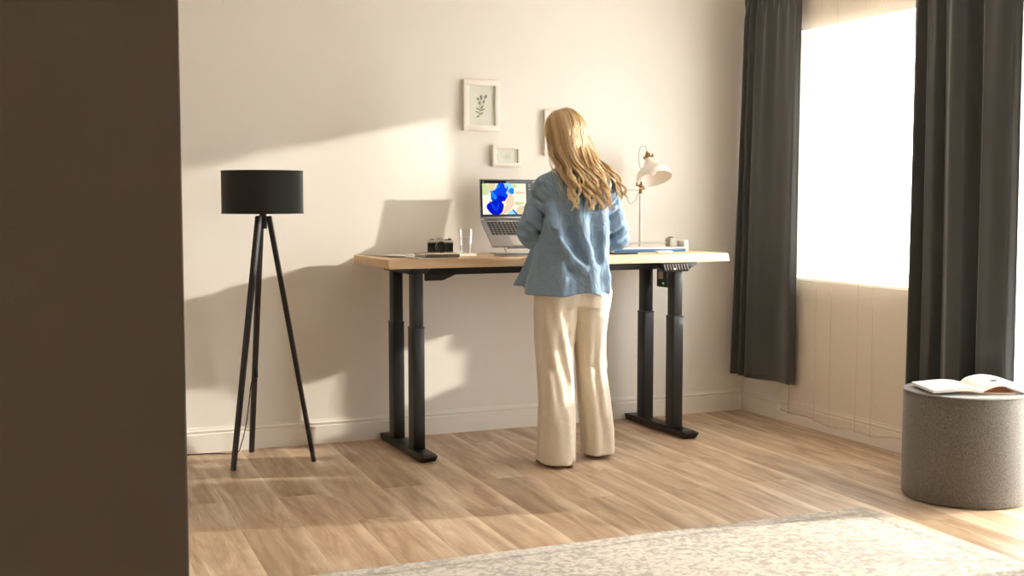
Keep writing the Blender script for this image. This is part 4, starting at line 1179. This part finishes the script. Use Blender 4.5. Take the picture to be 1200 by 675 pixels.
    def hem(X, Y, Z):
        return Z-(.836+.008*np.sin(X*14+.5)-.022*np.exp(-((X-.13)/.05)**2)+.003*np.sin(X*33+1)+.04*np.clip((Y-.02)/.1, 0, 1))
    f.put(hem, (-.4, -.3, .76), (.4, .4, .93), 0, 'sub')
    return f.mesh('shirt', 'linen', WOMAN, 1)
shirt()
MB().lathe([(.0285, -.006), (.031, -.004), (.031, .004), (.0285, .006)], tuple(Vector(WR[1])-HD[1]*.020), 28, HD[1].to_track_quat('Z', 'Y').to_matrix().to_4x4(), closed=True).build('bracelet', 'chrome', WOMAN, local=True)

def hair():
    # a close cap on the skull
    f = Field((-.20, -.22, 1.30), (.18, .20, 1.78), .005)
    f.ell((0, -.012, .124), (.085, .100, .102), T=HT)
    f.ell((0, -.045, .060), (.060, .050, .090), .03, T=HT)
    f.put(lambda X, Y, Z: -((Y-.050)*.9-(Z-.125)*1.0), (-.2, .0, -.1), (.2, .2, .25), .012, 'sub2', T=HT) if False else None
    f.ell((0, .115, .070), (.064, .085, .095), .012, 'sub', T=HT)   # opens round the face
    
    cap_ = f.mesh('hair_cap', 'hair', WOMAN, 1)
    at = cap_.data.attributes.new('tone', 'FLOAT', 'POINT'); at.data.foreach_set('value', [.30]*len(cap_.data.vertices))
    R = np.random.default_rng(4)
    HTn = np.array(HT)
    def hw(p): p = np.asarray(p); return HTn[:3, :3] @ p+HTn[:3, 3]
    cen = np.array((0, -.012, .124)); rad = np.array((.096, .111, .112))
    def back_y(x, z):
        b = np.interp(z, [.82, 1.0, 1.2, 1.28, 1.34, 1.385, 1.42, 1.46, 1.52, 1.58], [.168, .150, .136, .130, .120, .110, .104, .102, .100, .098])
        a = np.interp(z, [1.0, 1.34, 1.385, 1.42, 1.45, 1.5], [.23, .22, .19, .15, .12, .12])
        return -b*max(0.02, 1-abs(x/a)**2.3)**(1/2.3)
    hulls = [(cen, rad*1.0), (np.array((0, -.045, .060)), np.array((.076, .071, .106)))]
    HTi = np.linalg.inv(HTn)
    def outside(p, m):
        q = HTi[:3, :3] @ p+HTi[:3, 3]
        for c_, r_ in hulls:
            d = (q-c_)/r_; k = np.linalg.norm(d)
            if k < m: q = c_+(q-c_)*(m/max(k, .2))
        return HTn[:3, :3] @ q+HTn[:3, 3]
    ZL = [1.20, 1.25, 1.30, 1.38, 1.44, 1.50, 1.56, 1.62]
    XL = [-.055, -.060, -.078, -.098, -.108, -.113, -.118, -.122]
    XR_ = [.20, .205, .215, .190, .160, .128, .104, .090]
    V = []; Fc = []; tone = []; NS = 3
    def strand(P, r0, tn):
        n = len(P); P = np.array(P); base = len(V)
        D = np.gradient(P, axis=0); D /= np.linalg.norm(D, axis=1)[:, None]+1e-9
        ref = np.array((.3, 1., .2)); A = ref-D*(D@ref)[:, None]; A /= np.linalg.norm(A, axis=1)[:, None]+1e-9
        B_ = np.cross(D, A)
        for i in range(n):
            t = i/(n-1); r = r0*(.7+.6*min(1, t*4))*(1 if t < .8 else max(.12, 1-(t-.8)*4.2))
            for k in range(NS):
                g = 2*PI*k/NS; V.append(P[i]+r*(A[i]*math.cos(g)+B_[i]*math.sin(g)))
                tone.append(min(1, max(0, tn-.05+.30*t)))
        for i in range(n-1):
            for k in range(NS):
                Fc.append((base+i*NS+k, base+i*NS+(k+1) % NS, base+(i+1)*NS+(k+1) % NS, base+(i+1)*NS+k))
    NC = 34
    for c in range(NC):
        f0 = (c+.5)/NC+R.normal(0, .006)
        if f0 < .22: xt, zt = -.060+.04*f0/.22+R.normal(0, .004), 1.235+R.uniform(0, .06)+.05*(f0 < .06); grp = 0
        elif f0 < .85:
            q = (f0-.22)/.63; xt, zt = .048+.100*q+R.normal(0, .012), 1.235+R.uniform(0, .035)+(.055 if R.uniform() < .4 else 0); grp = 1
        else: xt, zt = .205+.05*(f0-.85)/.15+R.normal(0, .004), 1.285+R.uniform(0, .05); grp = 2
        ph = (0.3, 2.2, 4.6)[grp]+R.normal(0, .55); wl = R.uniform(.095, .135); am = R.uniform(.010, .021)
        ct = R.normal(0, .13); deep = R.uniform(0, 1)
        for j in range(110):
            df, dn = R.normal(0, .30), R.normal(0, 1.0)       # sideways / outward place in the lock
            f_ = f0+df*.9/NC
            ang = math.radians(-102+206*f_)
            P = []; psi0 = R.uniform(.04, .45); low = math.radians(96+10*math.cos(ang)); lay = R.uniform(0, 1)
            dr = np.array((math.sin(ang), -math.cos(ang), 0)); yp = R.uniform(0, .085)*np.clip((abs(math.degrees(ang))-35)/35, 0, 1)
            for t in np.linspace(0, 1, 10):
                ps = psi0+(low-psi0)*t
                e = 1.0+.012*lay+.010*math.sin(f0*NC*2.1)*t
                p = cen+rad*e*np.array((math.sin(ps)*dr[0], math.sin(ps)*dr[1], math.cos(ps)))+np.array((-.012, .030+yp, 0))*(1-t)**2
                p = cen+(p-cen)/np.linalg.norm((p-cen)/rad)*e
                P.append(hw(p))
            x0, y0, z0 = P[-1]
            tipz = zt+abs(R.normal(0, .016)); nn = 24
            xs_ = np.interp(z0, ZL, XL)+(np.interp(z0, ZL, XR_)-np.interp(z0, ZL, XL))*f_
            ofs = x0-xs_
            for t in np.linspace(0, 1, nn+1)[1:]:
                z = z0-(z0-tipz)*t
                xl, xr = np.interp(z, ZL, XL), np.interp(z, ZL, XR_)
                xb = xl+(xr-xl)*f_+ofs*(1-np.clip(t*1.7, 0, 1)**2*(3-2*np.clip(t*1.7, 0, 1)))
                g = np.clip((1.49-z)/(1.49-zt), 0, 1)**1.15
                sq = .0085*(1-.45*t)
                x = xb*(1-g)+(xt+df*sq*1.9)*g
                grow = np.clip((1.53-z)/.16, 0, 1)
                w = 2*PI*(z0-z)/wl+ph+dn*.10
                x += am*grow*math.sin(w)
                yb = back_y(x, z)-.008-.010*deep*grow-.004*lay-(.5+.5*math.cos(w))*am*.9*grow-.003*dn*grow
                s3 = np.clip(t*1.5-.05, 0, 1); s3 = s3*s3*(3-2*s3)
                if f_ < .12: s3 = s3**3
                yy = y0*(1-s3)+yb*s3
                if abs(f_-.5) < .36 and z < 1.44: yy = min(yy, yb)
                p_ = np.array((x, yy, z))
                p_ = outside(p_, (1.0+.012*lay)*(1 if z > 1.50 else max(.3, 1-(1.50-z)*4)))
                P.append(p_)
            strand(P, R.uniform(.0006, .0011), np.clip(.42+ct+R.normal(0, .11), 0, .95))
    for j in range(70):      # loose single hairs along the outline
        f_ = R.choice([R.uniform(-.02, .06), R.uniform(.9, 1.03), R.uniform(.2, .8)]); ang = math.radians(-102+206*f_)
        P = []; dr = np.array((math.sin(ang), -math.cos(ang), 0)); e = 1.03+R.uniform(0, .05)
        for t in np.linspace(0, 1, 8):
            ps = .3+(1.6-.3)*t; P.append(hw(cen+rad*e*np.array((math.sin(ps)*dr[0], math.sin(ps)*dr[1], math.cos(ps)))))
        x0, y0, z0 = P[-1]; zt = R.uniform(1.26, 1.40); px_ = R.uniform(0, 6)
        for t in np.linspace(0, 1, 14)[1:]:
            z = z0-(z0-zt)*t; x = np.interp(z, ZL, XL)+(np.interp(z, ZL, XR_)-np.interp(z, ZL, XL))*f_+(.006 if f_ > .5 else -.006)+.012*t*math.sin(9*t+px_)
            P.append(np.array((x, y0*(1-t)+(back_y(x, z)-.018)*t, z)))
        strand(P, .0005, .8)
    me = bpy.data.meshes.new('hair'); me.from_pydata([tuple(v) for v in V], [], Fc); me.materials.append(M['hair'])
    at = me.attributes.new('tone', 'FLOAT', 'POINT'); at.data.foreach_set('value', tone)
    me.polygons.foreach_set('use_smooth', [True]*len(me.polygons)); me.update()
    o = bpy.data.objects.new('hair', me); C.objects.link(o); o.parent = WOMAN; cap_.parent = o
hair()
rotz(WOMAN, PROT)

# ------------------------------------------------------------------ light, sky, camera
def light(name, kind, loc, energy, col, **kw):
    l = bpy.data.lights.new(name, kind); l.energy = energy; l.color = col
    for k, v in kw.items(): setattr(l, k, v)
    o = bpy.data.objects.new(name, l); C.objects.link(o); o.location = loc; return o
light('low_evening_light', 'POINT', (16.0, 1.78, 4.58), 10200, (1, .945, .87), shadow_soft_size=.13)
wd = bpy.data.worlds.new('sky'); bpy.context.scene.world = wd; wd.use_nodes = True
nt = wd.node_tree; bg = nt.nodes['Background']; bg.inputs['Strength'].default_value = 6.4
bg.inputs['Color'].default_value = (.975, .98, 1.0, 1)

cam = bpy.data.cameras.new('camera'); co = bpy.data.objects.new('camera', cam); C.objects.link(co)
bpy.context.scene.camera = co
co.location = (0, 0, H); cam.sensor_width = 36; cam.lens = 1440/1200*36; cam.clip_start = .05
co.rotation_euler = (math.radians(90-4.190), 0, math.radians(-23.504))
sc = bpy.context.scene
sc.view_settings.view_transform = 'Standard'; sc.view_settings.look = 'None'
sc.view_settings.exposure = 1.27; sc.view_settings.gamma = 1; sc.view_settings.use_curve_mapping = False
sc.cycles.max_bounces = 10; sc.cycles.diffuse_bounces = 6; sc.cycles.transparent_max_bounces = 16
sc.cycles.use_denoising = True; sc.cycles.sample_clamp_indirect = 8
